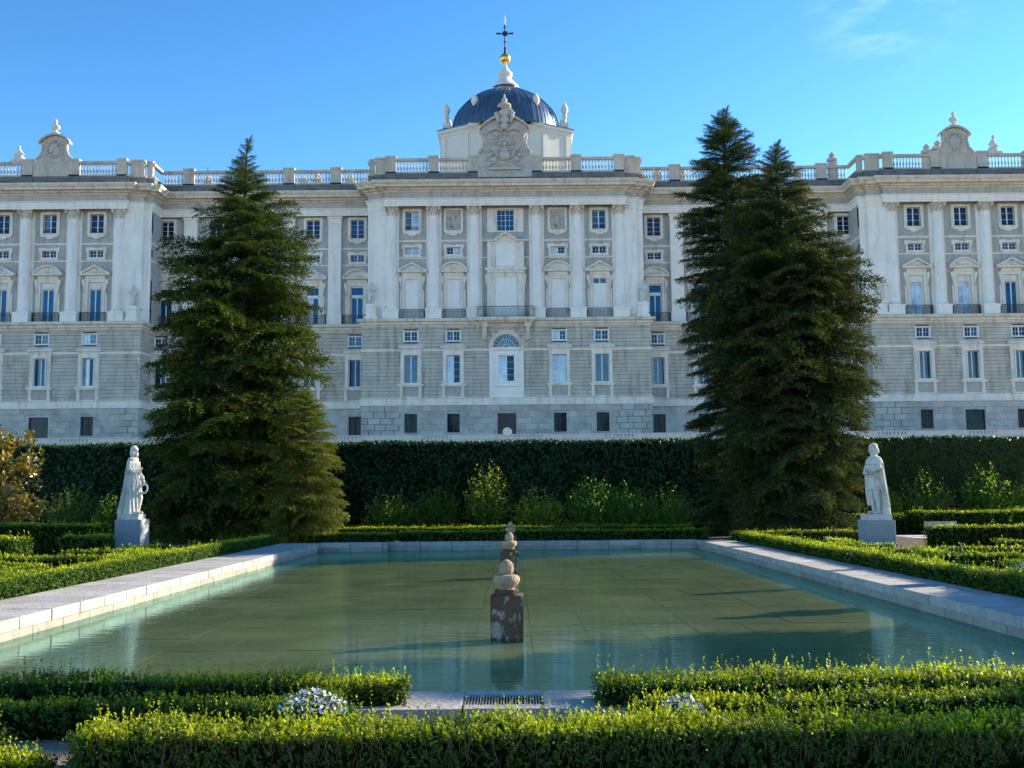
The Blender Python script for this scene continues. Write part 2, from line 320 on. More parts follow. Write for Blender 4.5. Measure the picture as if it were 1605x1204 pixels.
# far side; its left end stands a step forward and ends in a squared return
x = PX0
while x < PX1-.01:
    x1 = min(PX1, x+1.4)
    if x < -5.6: ya = PY1-.55; x1 = min(x1, -5.55)
    else: ya = PY1
    block(copm, 'coping_stone', x, x1, ya-.02, PY1+.62, -.06, .15+random.uniform(-.004, .004)); block(walm, 'wall_stone', x, x1, ya, ya+.07, FZ, -.063)
    if x1 == -5.55: block(walm, 'wall_stone', x1-.07, x1-.003, ya+.07, PY1+.07, FZ, -.063)
    x = x1
# near side with its drain grate
for x0, x1 in ((-8.59,-6.2),(-6.2,-3.9),(-3.9,-1.9),(-1.9,-.5),(.27,1.6),(1.6,3.8),(3.8,6),(6,8.2)):
    block(copm, 'coping_stone', x0, x1, PY0-.95, PY0+.02, -.06, .15)
block(copm, 'coping_stone', -.5, .27, PY0-.22, PY0+.02, -.06, .15); block(copm, 'coping_stone', -.5, .27, PY0-.95, PY0-.72, -.06, .15)
for i in range(13):
    x0 = -8.59+i*1.29; block(walm, 'wall_stone', x0, x0+1.29, PY0-.06, PY0, FZ-.1, -.063)
b = MB()
for i in range(26): b.box(-.49+i*.029, -.477+i*.029, PY0-.71, PY0-.23, .08, .14)
gr = thing('drain_grate', 'rusty iron drain grate set in the near pool coping between hedges', 'grate')
b.build('bars', GRATE, gr); MB().box(-.5, .27, PY0-.715, PY0-.70, .06, .138).box(-.5, .27, PY0-.24, PY0-.225, .06, .138).box(-.5, -.494, PY0-.70, PY0-.24, .06, .138).box(.264, .27, PY0-.70, PY0-.24, .06, .138).build('frame', GRATE, gr)

# ------------------------------------------------------------------ stone pillars standing in the pool
def pillar_meshes():
    a = MB(); w_ = .275
    a.box(-w_, w_, -w_, w_, FZ, .50); a.box(-.20, .20, -.20, .20, .50, .585)
    bm = bmesh.new(); me = a.mesh('pillar_shaft', POST); bm.from_mesh(me)
    bmesh.ops.bevel(bm, geom=bm.edges[:], offset=.018, segments=2, affect='EDGES'); bm.to_mesh(me); bm.free()
    r = MB(); r.lathe([(.13,0),(.135,.03),(.20,.09),(.225,.14),(.225,.19),(.19,.235),(.10,.25)], 28, cz=.585)
    prof = [(.08,0),(.11,.02),(.125,.09),(.115,.16),(.085,.21),(.04,.245),(.005,.255)]; v = []
    for q, z in prof:
        for j in range(48): a_ = 2*PI*j/48; qq = q*(1-.07*(j % 4 == 0)); v.append((qq*math.cos(a_), qq*math.sin(a_), .83+z))
    r.add(v, [(i*48+j, i*48+(j+1) % 48, (i+1)*48+(j+1) % 48, (i+1)*48+j) for i in range(len(prof)-1) for j in range(48)])
    return me, r.mesh('finial', POSTW, True)
pm, fm = pillar_meshes()
for k, (yy, lab) in enumerate(((18.55,'nearest mossy stone pillar with round finial rising from the pool'),(32.6,'middle one of three stone pillars in the pool, partly behind the nearest'),(46.2,'farthest of three stone pillars in the pool, near the far edge'))):
    p = thing('stone_pillar', lab, 'pillar', (-.12, yy, 0), group='stone pillars in a row down the pool')
    link('shaft', pm, p); link('finial', fm, p)
    s = MB().box(-.285, -.06, -.285, -.05, .24, .503).box(-.20, -.05, -.278, -.1, .02, .25)

# ------------------------------------------------------------------ palace
PAL = thing('palace', 'long grey and white stone royal palace with columns behind the garden', 'palace', (-.7, 140, 0))
def holes_wall(b, x0, x1, z0, z1, ops, y, depth=.45, mi=0):
    """front face at y with openings cut; adds reveals"""
    ops = [o for o in ops if o[1] > x0 and o[0] < x1 and o[3] > z0 and o[2] < z1]
    xs = sorted({x0, x1, *[v for o in ops for v in o[:2] if x0 < v < x1]}); zs = sorted({z0, z1, *[v for o in ops for v in o[2:] if z0 < v < z1]})
    for i in range(len(xs)-1):
        for j in range(len(zs)-1):
            cx, cz = (xs[i]+xs[i+1])/2, (zs[j]+zs[j+1])/2
            if any(o[0] < cx < o[1] and o[2] < cz < o[3] for o in ops): continue
            b.add([(xs[i],y,zs[j]),(xs[i+1],y,zs[j]),(xs[i+1],y,zs[j+1]),(xs[i],y,zs[j+1])], [(0,1,2,3)], mi)
    for o in ops:
        a, c, d, e = max(o[0], x0), min(o[1], x1), max(o[2], z0), min(o[3], z1)
        b.add([(a,y,d),(c,y,d),(c,y,e),(a,y,e),(a,y+depth,d),(c,y+depth,d),(c,y+depth,e),(a,y+depth,e)], [(0,4,5,1),(1,5,6,2),(2,6,7,3),(3,7,4,0)], mi)
def sweep(name, prof, path, m, parent=PAL, close=True):
    """moulding: profile (outward, z) swept along plan path; outward is to the right hand of travel (towards -y when going +x)"""
    P = [Vector((p[0], p[1])) for p in path]; n = len(P); off = []
    for i in range(n):
        d1 = (P[i]-P[i-1]).normalized() if i else None; d2 = (P[i+1]-P[i]).normalized() if i < n-1 else None
        n1 = Vector((d1.y, -d1.x)) if d1 else None; n2 = Vector((d2.y, -d2.x)) if d2 else None
        if n1 is None: o = n2
        elif n2 is None: o = n1
        else:
            s = n1+n2; o = s/ max(.3, (1+n1.dot(n2)))
        off.append(o)
    v = []; k = len(prof)
    for i in range(n):
        for o_, z in prof: q = P[i]+off[i]*o_; v.append((q.x, q.y, z))
    f = []
    for i in range(n-1):
        for j in range(k-1): f.append((i*k+j, (i+1)*k+j, (i+1)*k+j+1, i*k+j+1))
        if close: f.append((i*k+k-1, (i+1)*k+k-1, (i+1)*k, i*k))
    return MB().add(v, f).build(name, m, parent)
XE = 82
def plan(f0, f1, rec, s=None):
    """facade plan, left to right: f0 = outer front, steps for the corner piers"""
    half = [(15.98, f0), (15.98, f1), (17.5, f1), (17.5, f1+.6), (18.4, f1+.6), (18.4, rec), (47.3, rec), (47.3, f1+.6), (48.3, f1+.6), (48.3, f1), (50.3, f1), (50.3, f0), (XE, f0)]
    return [(-x, y) for x, y in reversed(half)]+half
P_UP = plan(.05, .65, 4.75)
P_LOW = [(-XE,0),(-47.9,0),(-47.9,4.2),(-18.95,4.2),(-18.95,0),(18.95,0),(18.95,4.2),(47.9,4.2),(47.9,0),(XE,0)]
UW = 1.4; RW = 5.6; RL = 4.2        # upper wall, recess upper wall, recess lower wall
WC = [12.5, 6.95]; WR = [20.4, 26.5, 33.2, 39.9, 46.6]; WW = [54.65, 60.95, 67.25, 73.5]
wins = [(0, 'C0')]+[(s*x, 'C') for x in WC for s in (-1, 1)]+[(s*x, 'R') for x in WR for s in (-1, 1)]+[(s*x, 'W') for x in WW for s in (-1, 1)]
opU, opL, opB = [], [], []
for x, t in wins:
    if t == 'C0':
        opU += [(-1.15, 1.15, 37.5, 40.35)]; opL += [(-2.1, 2.1, 15.2, 23.5)]; opB += [(-1.2, 1.2, 10.1, 12.9)]; continue
    if not (t == 'C' and abs(x) < 7): opU.append((x-.95, x+.95, 37.6, 40.25))
    opU.append((x-.97, x+.97, 34.35, 35.32))
    opU.append((x-.98, x+.98, 25.5, 31.15))
    opL.append((x-.88, x+.88, 22.5, 23.76)); opL.append((x-.9, x+.9, 16.95, 20.6))
    opB.append((x-1.35, x+1.35, 9.0, 12.9) if (t == 'W' and x in (-60.95, 60.95)) else (x-.82, x+.82, 10.45, 12.92))
# upper walls
b = MB()
holes_wall(b, -18.3, 18.3, 25.4, 41, opU, UW); holes_wall(b, -XE, -47.3, 25.4, 41, opU, UW); holes_wall(b, 47.3, XE, 25.4, 41, opU, UW)
for s in (-1, 1):
    x0, x1 = sorted((s*18.3, s*47.3)); holes_wall(b, x0, x1, 25.4, 41, opU, RW)
    for xx in (18.3, 47.3): b.add([(s*xx,UW,25.4),(s*xx,RW,25.4),(s*xx,RW,41),(s*xx,UW,41)], [(0,1,2,3)])
b.build('upper_wall', GRAN, PAL)
# lower backing wall and rusticated courses
b = MB(); cz = MB()
segs = [(-XE,-47.9,0),(-47.9,-18.95,RL),(-18.95,18.95,0),(18.95,47.9,RL),(47.9,XE,0)]
for x0, x1, y in segs: holes_wall(b, x0, x1, 14, 25.2, opL, y+.09)
for xx in (-47.9,-18.95,18.95,47.9): 
    s = 1 if xx in (-47.9, 18.95) else -1
    b.add([(xx-s*.09,.05,14),(xx-s*.09,RL+.1,14),(xx-s*.09,RL+.1,25.2),(xx-s*.09,.05,25.2)], [(0,1,2,3)])
b.build('lower_wall', DARKJ, PAL)
z = 14.95; CH = .482
while z < 24.35:
    z1 = min(z+CH, 24.42)
    if not (z < 21.45 and z1 > 21.1) or True:
        for x0, x1, y in segs:
            cuts = sorted([(o[0], o[1]) for o in opL if o[3] > z+.05 and o[2] < z1-.05 and o[0] < x1 and o[1] > x0])
            cur = x0 if y == 0 else x0
            for c0, c1 in cuts+[(x1, x1)]:
                if c0-cur > .05:
                    dy = random.uniform(-.006, .006)
                    e0, e1, ya, yb = cur, c0, y+dy, y+.088
                    h = .03
                    cz.add([(e0,ya,z+h),(e1,ya,z+h),(e1,ya,z1-h),(e0,ya,z1-h),(e0,yb,z),(e1,yb,z),(e1,yb,z1),(e0,yb,z1)], [(0,1,2,3),(4,5,1,0),(3,2,6,7),(0,3,7,4),(1,5,6,2)])
                cur = c1
        for xx, s in ((-47.9,1),(-18.95,-1),(18.95,1),(47.9,-1)):
            xa, xb = xx, xx-s*.085; h = .03
            cz.add([(xa,0,z+h),(xa,RL,z+h),(xa,RL,z1-h),(xa,0,z1-h),(xb,0,z),(xb,RL,z),(xb,RL,z1),(xb,0,z1)], [(0,1,2,3),(4,5,1,0),(3,2,6,7),(0,3,7,4),(1,5,6,2)])
    z += CH
cz.build('stone_courses', COUR, PAL, kind='stuff')
# belts
sweep('plinth_band', [(0,14.0),(.22,14.0),(.22,14.55),(.16,14.6),(.16,14.85),(.24,14.9),(.24,14.97),(0,15.0)], P_LOW, LIME)
sweep('string_course', [(0,21.1),(.14,21.12),(.16,21.4),(0,21.45)], P_LOW, LIME)
sweep('belt_cornice', [(0,24.3),(.1,24.35),(.14,24.55),(.3,24.65),(.32,24.95),(.6,25.05),(.62,25.3),(.55,25.42),(0,25.44)], P_LOW, CORN)
# basement: battered core and separate ashlar blocks
b = MB()
for x0, x1, y in segs: holes_wall(b, x0, x1, 8.4, 14.02, opB, y+.05, .6)
for xx in (-47.9,-18.95,18.95,47.9): b.add([(xx,.05,8.4),(xx,RL+.1,8.4),(xx,RL+.1,14.02),(xx,.05,14.02)], [(0,1,2,3)])
b.build('basement_wall', BASE, PAL)
ash = bevel_block('stone_block', BASE, .02); nblk = 0
def courses(x0, x1, yf, skip=0):
    global nblk
    hh = [9.95, 10.75, 11.55, 12.35, 13.2, 14.0]
    for r in range(5):
        x = x0 - (0 if r % 2 else .7)
        while x < x1:
            wd = random.uniform(1.45, 1.9); a, c = max(x, x0), min(x+wd, x1); x += wd
            if x1-c < .4: c = x1; x = x1
            parts = [(a, c)]
            for o in opB:
                if o[3] > hh[r]+.1 and o[2] < hh[r+1]-.1:
                    np_ = []
                    for p, q in parts:
                        if o[1] <= p or o[0] >= q: np_.append((p, q)); continue
                        if o[0]-p > .15: np_.append((p, o[0]))
                        if q-o[1] > .15: np_.append((o[1], q))
                    parts = np_
            for p, q in parts:
                corner = abs(abs(p)-18.95) < 3.6 or abs(abs(q)-18.95) < 3.6 or abs(abs(p)-47.9) < 3.6
                pr = (.16+.10*(4-r)/4 if (corner and yf == 0) else .05)+random.uniform(-.008, .008); g = .035 if corner else .012
                if nblk >= 298: continue
                link('stone_block', ash, PAL, ((p+q)/2, yf+.15-pr/2-.05, (hh[r]+hh[r+1])/2), scale=(q-p-2*g, .3+pr, hh[r+1]-hh[r]-2*g)); nblk += 1
courses(-18.95, 18.95, 0); courses(-66, -47.9, 0); courses(47.9, 68, 0)
sweep('basement_plinth', [(0,8.4),(.34,8.4),(.34,9.75),(.26,9.93),(0,9.95)], P_LOW, BASE)
for s in (-1, 1):
    pass
# entablature
sweep('architrave', [(0,40.62),(.04,40.64),(.04,40.9),(.10,40.92),(.10,41.2),(.16,41.24),(.16,41.42),(.32,41.55),(.34,41.64),(0,41.66)], P_UP, LIMEC)
sweep('frieze', [(-.6,41.6),(.0,41.66),(.0,42.5),(-.6,42.55)], P_UP, GRAN)
sweep('cornice', [(0,42.42),(.18,42.5),(.3,42.68),(.62,42.74),(.62,42.92),(1.25,42.98),(1.3,43.3),(1.42,43.34),(1.62,43.6),(1.66,43.78),(.2,43.86),(-.4,43.86)], P_UP, CORN)
P_AT = plan(.55, 1.1, 5.3)
sweep('attic_base', [(-.7,43.8),(.05,43.8),(.05,45.18),(-.7,45.2)], P_AT, ATTIC)
sweep('attic_moulding', [(-.6,45.16),(.05,45.18),(.16,45.24),(.16,45.38),(.02,45.46),(-.6,45.46)], P_AT, BALU)
sweep('balustrade_rail', [(-.42,46.93),(.02,46.93),(.10,46.99),(.14,47.2),(.08,47.3),(-.42,47.3)], P_AT, BALU)
bal = MB(); pier = MB(); vents = MB(); solid = MB()
balp = [(.10,0),(.10,.12),(.06,.16),(.14,.42),(.15,.55),(.07,.95),(.06,1.15),(.10,1.22),(.10,1.48)]
def baluster_run(x0, x1, y):
    n = max(1, round((x1-x0)/.42))
    for i in range(n): bal.lathe(balp, 6, x0+(i+.5)*(x1-x0)/n, y+.2, 45.46)
    MB().box((x0+x1)/2-.85, (x0+x1)/2+.85, y-.056, y+.2, 44.2, 44.62).build('attic_vent', DARKJ, PAL)
def pier_at(x0, x1, y, top=47.62): 
    pier = MB(); pier.box(x0, x1, y-.14, y+.55, 45.44, top-.28); pier.box(x0-.08, x1+.08, y-.22, y+.62, top-.28, top); pier.box(x0-.05, x1+.05, y-.16, y+.55, 43.82, 45.47, 1); pier.build('balustrade_pier', [BALU, ATTIC], PAL)
for s in (-1, 1):
    def R(a, c): return tuple(sorted((s*a, s*c)))
    for a, c in ((3.62,4.91),(8.85,10.2),(14.6,15.9)): pier_at(*R(a, c), .55)
    for a, c in ((4.95,8.8),(10.25,14.55)): baluster_run(*R(a, c), .55)
    for xx, y, a, c in ((0,1.1,15.98,17.4),(0,1.7,17.5,18.25),(0,1.7,47.5,48.2),(0,1.1,48.4,50.3)): solid = MB(); solid.box(*R(a, c), y-.06, y+.5, 45.4, 47.36); solid.box(*R(a-.05, c+.05), y-.15, y+.55, 47.36, 47.6); solid.build('balustrade_panel', BALU, PAL)
    for a, c in ((50.66,51.9),(57.0,58.3),(63.2,64.6),(69.5,70.8),(76,77.3)): pier_at(*R(a, c), .55)
    for a, c in ((51.95,56.95),(64.65,69.45),(70.85,75.95)): 
        baluster_run(*R(a, (a+c)/2-.35), .55) if c-a > 4.9 and False else baluster_run(*R(a, c), .55)
    MB().box(*R(58.35, 63.15), .5, 1.1, 45.4, 47.36).build('balustrade_panel', BALU, PAL); MB().box(*R(59.9, 61.6), .494, .7, 44.2, 44.62).build('attic_vent', DARKJ, PAL)
    for a in (43.75, 36.5, 29.9, 23.4): pier_at(*R(a-.72, a+.72), 5.3)
    for a, c in ((18.6,22.65),(24.15,29.15),(30.65,35.75),(37.25,43),(44.5,47.2)): baluster_run(*R(a, c), 5.3)
MB().box(-3.6, 3.6, .5, 1.1, 45.4, 47.4).build('balustrade_panel', BALU, PAL)
bal.build('balusters', BALU, PAL, kind='stuff', smooth=True);
# string courses of the upper storeys
for nm, prof in (('upper_string_course', [(0,36.03),(.10,36.05),(.13,36.3),(0,36.34)]), ('lower_string_course', [(0,33.74),(.1,33.77),(.12,33.96),(0,33.98)])):
    sweep(nm, prof, [(-XE,UW),(-47.3,UW),(-47.3,RW),(-18.3,RW),(-18.3,UW),(-2.2,UW)], LIME); sweep(nm, prof, [(2.2,UW),(18.3,UW),(18.3,RW),(47.3,RW),(47.3,UW),(XE,UW)], LIME)
# corner piers and pilasters
for s in (-1, 1):
    def R(a, c): return tuple(sorted((s*a, s*c)))
    for a, c, y in ((15.4,17.46,.68),(17.46,18.36,1.25),(47.34,48.3,1.25),(48.3,50.8,.68)):
        b = MB(); b.box(*R(a, c), y, UW+.3 if c < 48 and a > 17 else UW+.2, 25.44, 40.62)
        b.box(*R(a+.02, c+.12), y-.12, y+.5, 25.44, 27.0); b.box(*R(a, c+.06), y-.06, y+.4, 27.0, 27.25)
        b.box(*R(a-.02, c+.08), y-.08, y+.3, 40.2, 40.61); b.build('corner_pier', LIMEC, PAL)
    for x in (15.22, 9.55, 4.15, 51.4, 57.6, 63.9, 70.2): MB().box(s*x-1.0, s*x+1.0, UW-.22, UW+.1, 25.44, 40.62).build('back_pilaster', LIMEC, PAL)
pil = MB().box(-.88, .88, -.55, 0, 27.1, 39.6).box(-1.02, 1.02, -.72, 0, 25.44, 26.85).box(-.95, .95, -.64, 0, 26.85, 27.1).box(-.96, .96, -.64, 0, 39.6, 39.75).box(-.9, .9, -.58, 0, 39.75, 40.3).box(-1.02, 1.02, -.7, 0, 40.3, 40.62).mesh('pilaster', LIMEC)
for s in (-1, 1):
    for x in (23.45, 29.85, 36.55, 43.25): link('pilaster', pil, PAL, (s*x, RW, 0))
# columns
def column_meshes():
    sh = MB(); R0 = .76; prof = [(R0+.06, 0), (R0, .12)]
    for i in range(1, 9): t = i/8; prof.append((R0-.14*t**1.6, .12+t*12.1))
    prof += [(.70, 12.28), (.70, 12.36)]
    n = 40; v = []; k = len(prof)
    for r, z in prof:
        for j in range(n):
            a = 2*PI*j/n; rr = r*(1-.035*(j % 2)); v.append((rr*math.cos(a), rr*math.sin(a), 27.1+z))
    sh.add(v, [(i*n+j, i*n+(j+1)%n, (i+1)*n+(j+1)%n, (i+1)*n+j) for i in range(k-1) for j in range(n)])
    ba = MB().lathe([(1.02,0),(1.04,.06),(.98,.16),(.86,.2),(.84,.24),(.92,.3),(.84,.36),(.78,.38)], 28, cz=26.78).box(-1.05, 1.05, -1.05, .3, 25.44, 26.55).box(-1.12, 1.12, -1.12, .3, 26.55, 26.79)
    ca = MB().lathe([(.62,0),(.66,.05),(.62,.1),(.66,.5),(.78,.95),(.86,1.05)], 20, cz=39.45)
    for ring, (z0, r0, n) in enumerate(((39.5,.68,8),(39.9,.72,8))):
        for j in range(n):
            a = 2*PI*(j+.5*ring)/n; cx, cy = math.cos(a), math.sin(a); px, py = -cy, cx
            for q, (zz, rr, ww) in enumerate(((z0,r0,.17),(z0+.3,r0+.04,.19),(z0+.45,r0+.2,.13))):
                pass
            pts = [(z0,r0,.17),(z0+.32,r0+.05,.2),(z0+.46,r0+.22,.1),(z0+.38,r0+.26,.03)]; v = []
            for zz, rr, ww in pts: v += [(cx*rr-px*ww, cy*rr-py*ww, zz), (cx*rr+px*ww, cy*rr+py*ww, zz)]
            ca.add(v, [(0,1,3,2),(2,3,5,4),(4,5,7,6)])
    for sx_ in (-1, 1):
        for sy in (-1, 1): ca.lathe([(.02,-.09),(.17,-.08),(.2,0),(.17,.08),(.02,.09)], 10, sx_*.78, sy*.78, 40.33)
        ca.ball((sx_*.78, -.78, 40.3), (.2, .2, .2), 8)
    ca.box(-.98, .98, -.98, .6, 40.5, 40.63); ca.ball((0, -.93, 40.5), (.13, .1, .13), 8)
    return sh.mesh('column', LIMEC, True), ba.mesh('base', LIMEC, True), ca.mesh('capital', CORN, True)
cs, cb, cc = column_meshes()
for s in (-1, 1):
    for x in (15.22, 9.55, 4.15, 51.4, 57.6, 63.9, 70.2):
        o = link('column', cs, PAL, (s*x, .92, 0)); link('base', cb, o); link('capital', cc, o)

# ---- windows
def leaf_grid(w_, h_, nx, nz, fr=.07, bar=.035, y=0, mull=.09):
    """white sash of two leaves with glazing bars, centred on x, bottom at z 0"""
    b = MB(); b.box(-w_/2, -w_/2+fr, y, y+.08, 0, h_).box(w_/2-fr, w_/2, y, y+.08, 0, h_).box(-w_/2+fr, w_/2-fr, y, y+.08, 0, fr).box(-w_/2+fr, w_/2-fr, y, y+.08, h_-fr, h_)
    b.box(-mull/2-.03, mull/2+.03, y-.02, y+.06, fr, h_-fr)
    for s in (-1, 1):
        for i in range(1, nx):
            x = s*(mull/2+(w_/2-fr-mull/2)*i/nx); b.box(x-bar/2, x+bar/2, y+.01, y+.06, fr, h_-fr)
        for j in range(1, nz):
            z = h_*j/nz; x0, x1 = sorted((s*(mull/2+.031), s*(w_/2-fr-.001))); b.box(x0, x1, y+.015, y+.055, z-bar/2, z+bar/2)
    return b
def pane_mesh(w_, h_, m): return MB().box(.06, w_/2-.06, 0, .02, .06, h_-.06).mesh('pane', m)
_cache = {}
def cached(key, fn):
    if key not in _cache: _cache[key] = fn()
    return _cache[key]
def add_sash(win, w_, h_, z0, nx, nz, glass, y=.28, x=0, cover=0):
    sm = cached(('s', w_, h_, nx, nz), lambda: leaf_grid(w_, h_, nx, nz).mesh('sash', WHITE))
    link('sash', sm, win, (x, y-.08, z0))
    g1, g2 = glass if isinstance(glass, tuple) else (glass, glass)
    for s, g in ((1, g1), (-1, g2)):
        pm_ = cached(('p', w_, h_, g.name), lambda: pane_mesh(w_, h_, g))
        link('pane', pm_, win, (x, y+(.02 if s < 0 else 0), z0), rotz=0 if s > 0 else PI)
def frame_rect(b, w0, w1, z0, z1, o0, o1, y0, y1):
    """rectangular surround between outer (w0,z0,z1) half-width and opening (o-half w1, o0,o1)"""
    b.box(-w0, -w1, y0, y1, z0, z1); b.box(w1, w0, y0, y1, z0, z1); b.box(-w1, w1, y0, y1, z0, o0); b.box(-w1, w1, y0, y1, o1, z1); return b
def m_upper():
    b = frame_rect(MB(), 1.3, .92, 37.35, 40.6, 37.62, 40.22, -.16, .02); frame_rect(b, 1.12, .92, 37.5, 40.4, 37.63, 40.21, -.22, -.158)
    b.prism([(-1.2,37.36),(-1.0,37.12),(-.6,37.1),(-.42,36.92),(0,36.84),(.42,36.92),(.6,37.1),(1.0,37.12),(1.2,37.36)], -.2, .02); return b.mesh('window', LIME)
def m_upper_niche():
    b = frame_rect(MB(), 1.3, 1.0, 37.35, 40.6, 37.6, 40.35, -.18, .02)
    b.prism([(-1.2,37.36),(-1.0,37.12),(-.6,37.1),(-.42,36.92),(0,36.84),(.42,36.92),(.6,37.1),(1.0,37.12),(1.2,37.36)], -.2, .02); return b.mesh('relief_frame', LIME)
def m_small():
    b = frame_rect(MB(), 1.22, .95, 34.1, 35.58, 34.36, 35.3, -.14, .02)
    for s in (-1, 1): b.box(*sorted((s*1.22, s*1.4)), -.13, .02, 35.1, 35.72); b.box(*sorted((s*.4, s*1.22)), -.135, .02, 35.58, 35.71)
    b.box(-1.36, 1.36, -.2, .02, 33.98, 34.1); return b.mesh('window', LIME)
def m_piano(seg):
    b = MB(); W_ = 1.32
    b.box(-W_, -.96, -.14, .02, 25.5, 31.3).box(.96, W_, -.14, .02, 25.5, 31.3)
    b.box(-.96, .96, -.14, .02, 30.95, 31.3)
    b.box(-W_-.2, W_+.2, -.12, .02, 31.3, 31.42); b.box(-W_, W_, -.2, .02, 31.42, 31.85); b.box(-.5, .5, -.26, -.195, 31.5, 31.78)
    for s in (-1, 1):       # consoles
        b.prism([(s*1.36,31.3),(s*1.78,31.3),(s*1.74,30.8),(s*1.55,30.4),(s*1.42,29.6),(s*1.36,29.4)][::s], -.3, .02); b.box(*sorted((s*1.36, s*1.6)), -.12, .02, 25.5, 29.6)
    b.box(-1.95, 1.95, -.62, .02, 31.86, 31.98); b.box(-2.0, 2.0, -.7, .02, 31.98, 32.1)
    if seg:
        N = 12; a0 = math.radians(34); r = 1.95/math.sin(PI/2-a0); 
        out = []; inn = []
        R_ = 2.28; cx_h = R_*math.cos(math.radians(61))
        for i in range(N+1):
            t = math.radians(61)*(1-2*i/N); out.append((R_*math.sin(t), 32.1+R_*math.cos(t)-cx_h)); rr = R_-.2; inn.append((rr*math.sin(t), max(32.1, 32.1+rr*math.cos(t)-cx_h)))
        for i in range(N): b.prism([inn[i], out[i], out[i+1], inn[i+1]][::-1], -.62, .02)
        b.prism(inn, -.2, .02)
        b.ball((0,-.25,32.5), (.28,.14,.22), 8)
        for s in (-1, 1): b.ball((s*.5,-.24,32.42), (.25,.12,.15), 8)
    else:
        b.prism([(-2.0,32.1),(-2.0,32.2),(0,33.25),(0,33.02),(-1.72,32.1)], -.64, .02); b.prism([(2.0,32.1),(1.72,32.1),(0,33.02),(0,33.25),(2.0,32.2)], -.64, .02)
        b.prism([(-1.7,32.1),(0,33.0),(1.7,32.1)], -.22, .02); b.ball((0,-.28,32.5), (.2,.14,.3), 8)
        for s in (-1, 1): b.ball((s*.45,-.25,32.32), (.3,.1,.14), 8)
    return b.mesh('window', LIME)
def m_mezz(): return frame_rect(MB(), 1.0, .86, 22.38, 23.88, 22.5, 23.76, -.05, .1).mesh('window', WHITE)
def m_ground():
    b = frame_rect(MB(), 1.36, .9, 16.78, 21.3, 16.95, 20.6, -.14, .1); frame_rect(b, 1.12, .9, 16.8, 20.85, 16.96, 20.59, -.2, -.138)
    b.add([(-1.5,-.2,21.5),(1.5,-.2,21.5),(1.5,-.2,21.62),(-1.5,-.2,21.62)], [(0,1,2,3)])
    b.box(-1.68, 1.68, -.5, .1, 21.5, 21.64); b.add([(-1.66,-.48,21.64),(1.66,-.48,21.64),(1.42,0,22.0),(-1.42,0,22.0),(-1.66,.1,21.64),(1.66,.1,21.64)], [(0,1,2,3),(0,3,4),(1,5,2)])
    b.box(-1.45, 1.45, -.24, .1, 21.3, 21.5); b.box(-1.72, 1.72, -.42, .1, 16.62, 16.78); b.box(-1.6, 1.6, -.34, .1, 16.45, 16.62)
    for s in (-1, 1): b.box(*sorted((s*1.0, s*1.42)), -.2, .1, 15.0, 16.45); b.box(*sorted((s*1.1, s*1.34)), -.3, -.19, 15.7, 16.45)
    b.box(-1.0, 1.0, -.08, .1, 15.0, 15.15); return b.mesh('window', LIME)
def m_apron(): return MB().box(-.98, .98, -.05, .1, 15.16, 16.44).mesh('apron_panel', GRAN)
def m_shut(): return MB().box(-.04, .04, -.34, .02, 17.0, 20.55).mesh('shutter', WHITE)
def m_base(): 
    b = frame_rect(MB(), 1.02, .82, 10.3, 13.1, 10.45, 12.92, -.12, .1); return b.mesh('window', BASE)
def m_grille():
    b = MB()
    for i in range(6): b.box(-.8+i*.32-.018, -.8+i*.32+.018, .0, .03, 10.45, 12.9)
    for j in range(6): b.box(-.82, .82, .031, .055, 10.6+j*.42, 10.63+j*.42)
    b.box(-.05, .05, .2, .26, 10.45, 12.9); return b.mesh('grille', BARS)
def m_balc(hw, dep=.62):
    b = MB(); n = int(hw*2/.17)
    b.box(-hw, hw, -dep-.03, -dep+.03, 26.78, 26.86).box(-hw, hw, -dep-.025, -dep+.025, 25.55, 25.6).box(-hw, hw, -dep-.02, -dep+.02, 26.5, 26.53)
    for i in range(n+1): x = -hw+i*2*hw/n; b.box(x-.018, x+.018, -dep-.018, -dep+.018, 25.5, 26.8)
    for s in (-1, 1):
        for j in range(4): y = -dep+j*dep/4; b.box(s*hw-.018, s*hw+.018, y-.018, y+.018, 25.5, 26.8)
        b.box(s*hw-.02, s*hw+.02, -dep+.031, 0, 26.79, 26.85)
    return b.mesh('balcony_railing', IRON)
def m_transom(): return MB().box(-.6, .6, -.02, .04, 0, .08).mesh('transom_bar', WHITE)
PI_SEG = {12.5:0, 6.95:1, 20.4:1, 26.5:0, 33.2:1, 39.9:0, 46.6:1, 54.65:0, 60.95:1, 67.25:0, 73.5:1}
rnd = random.Random(11)
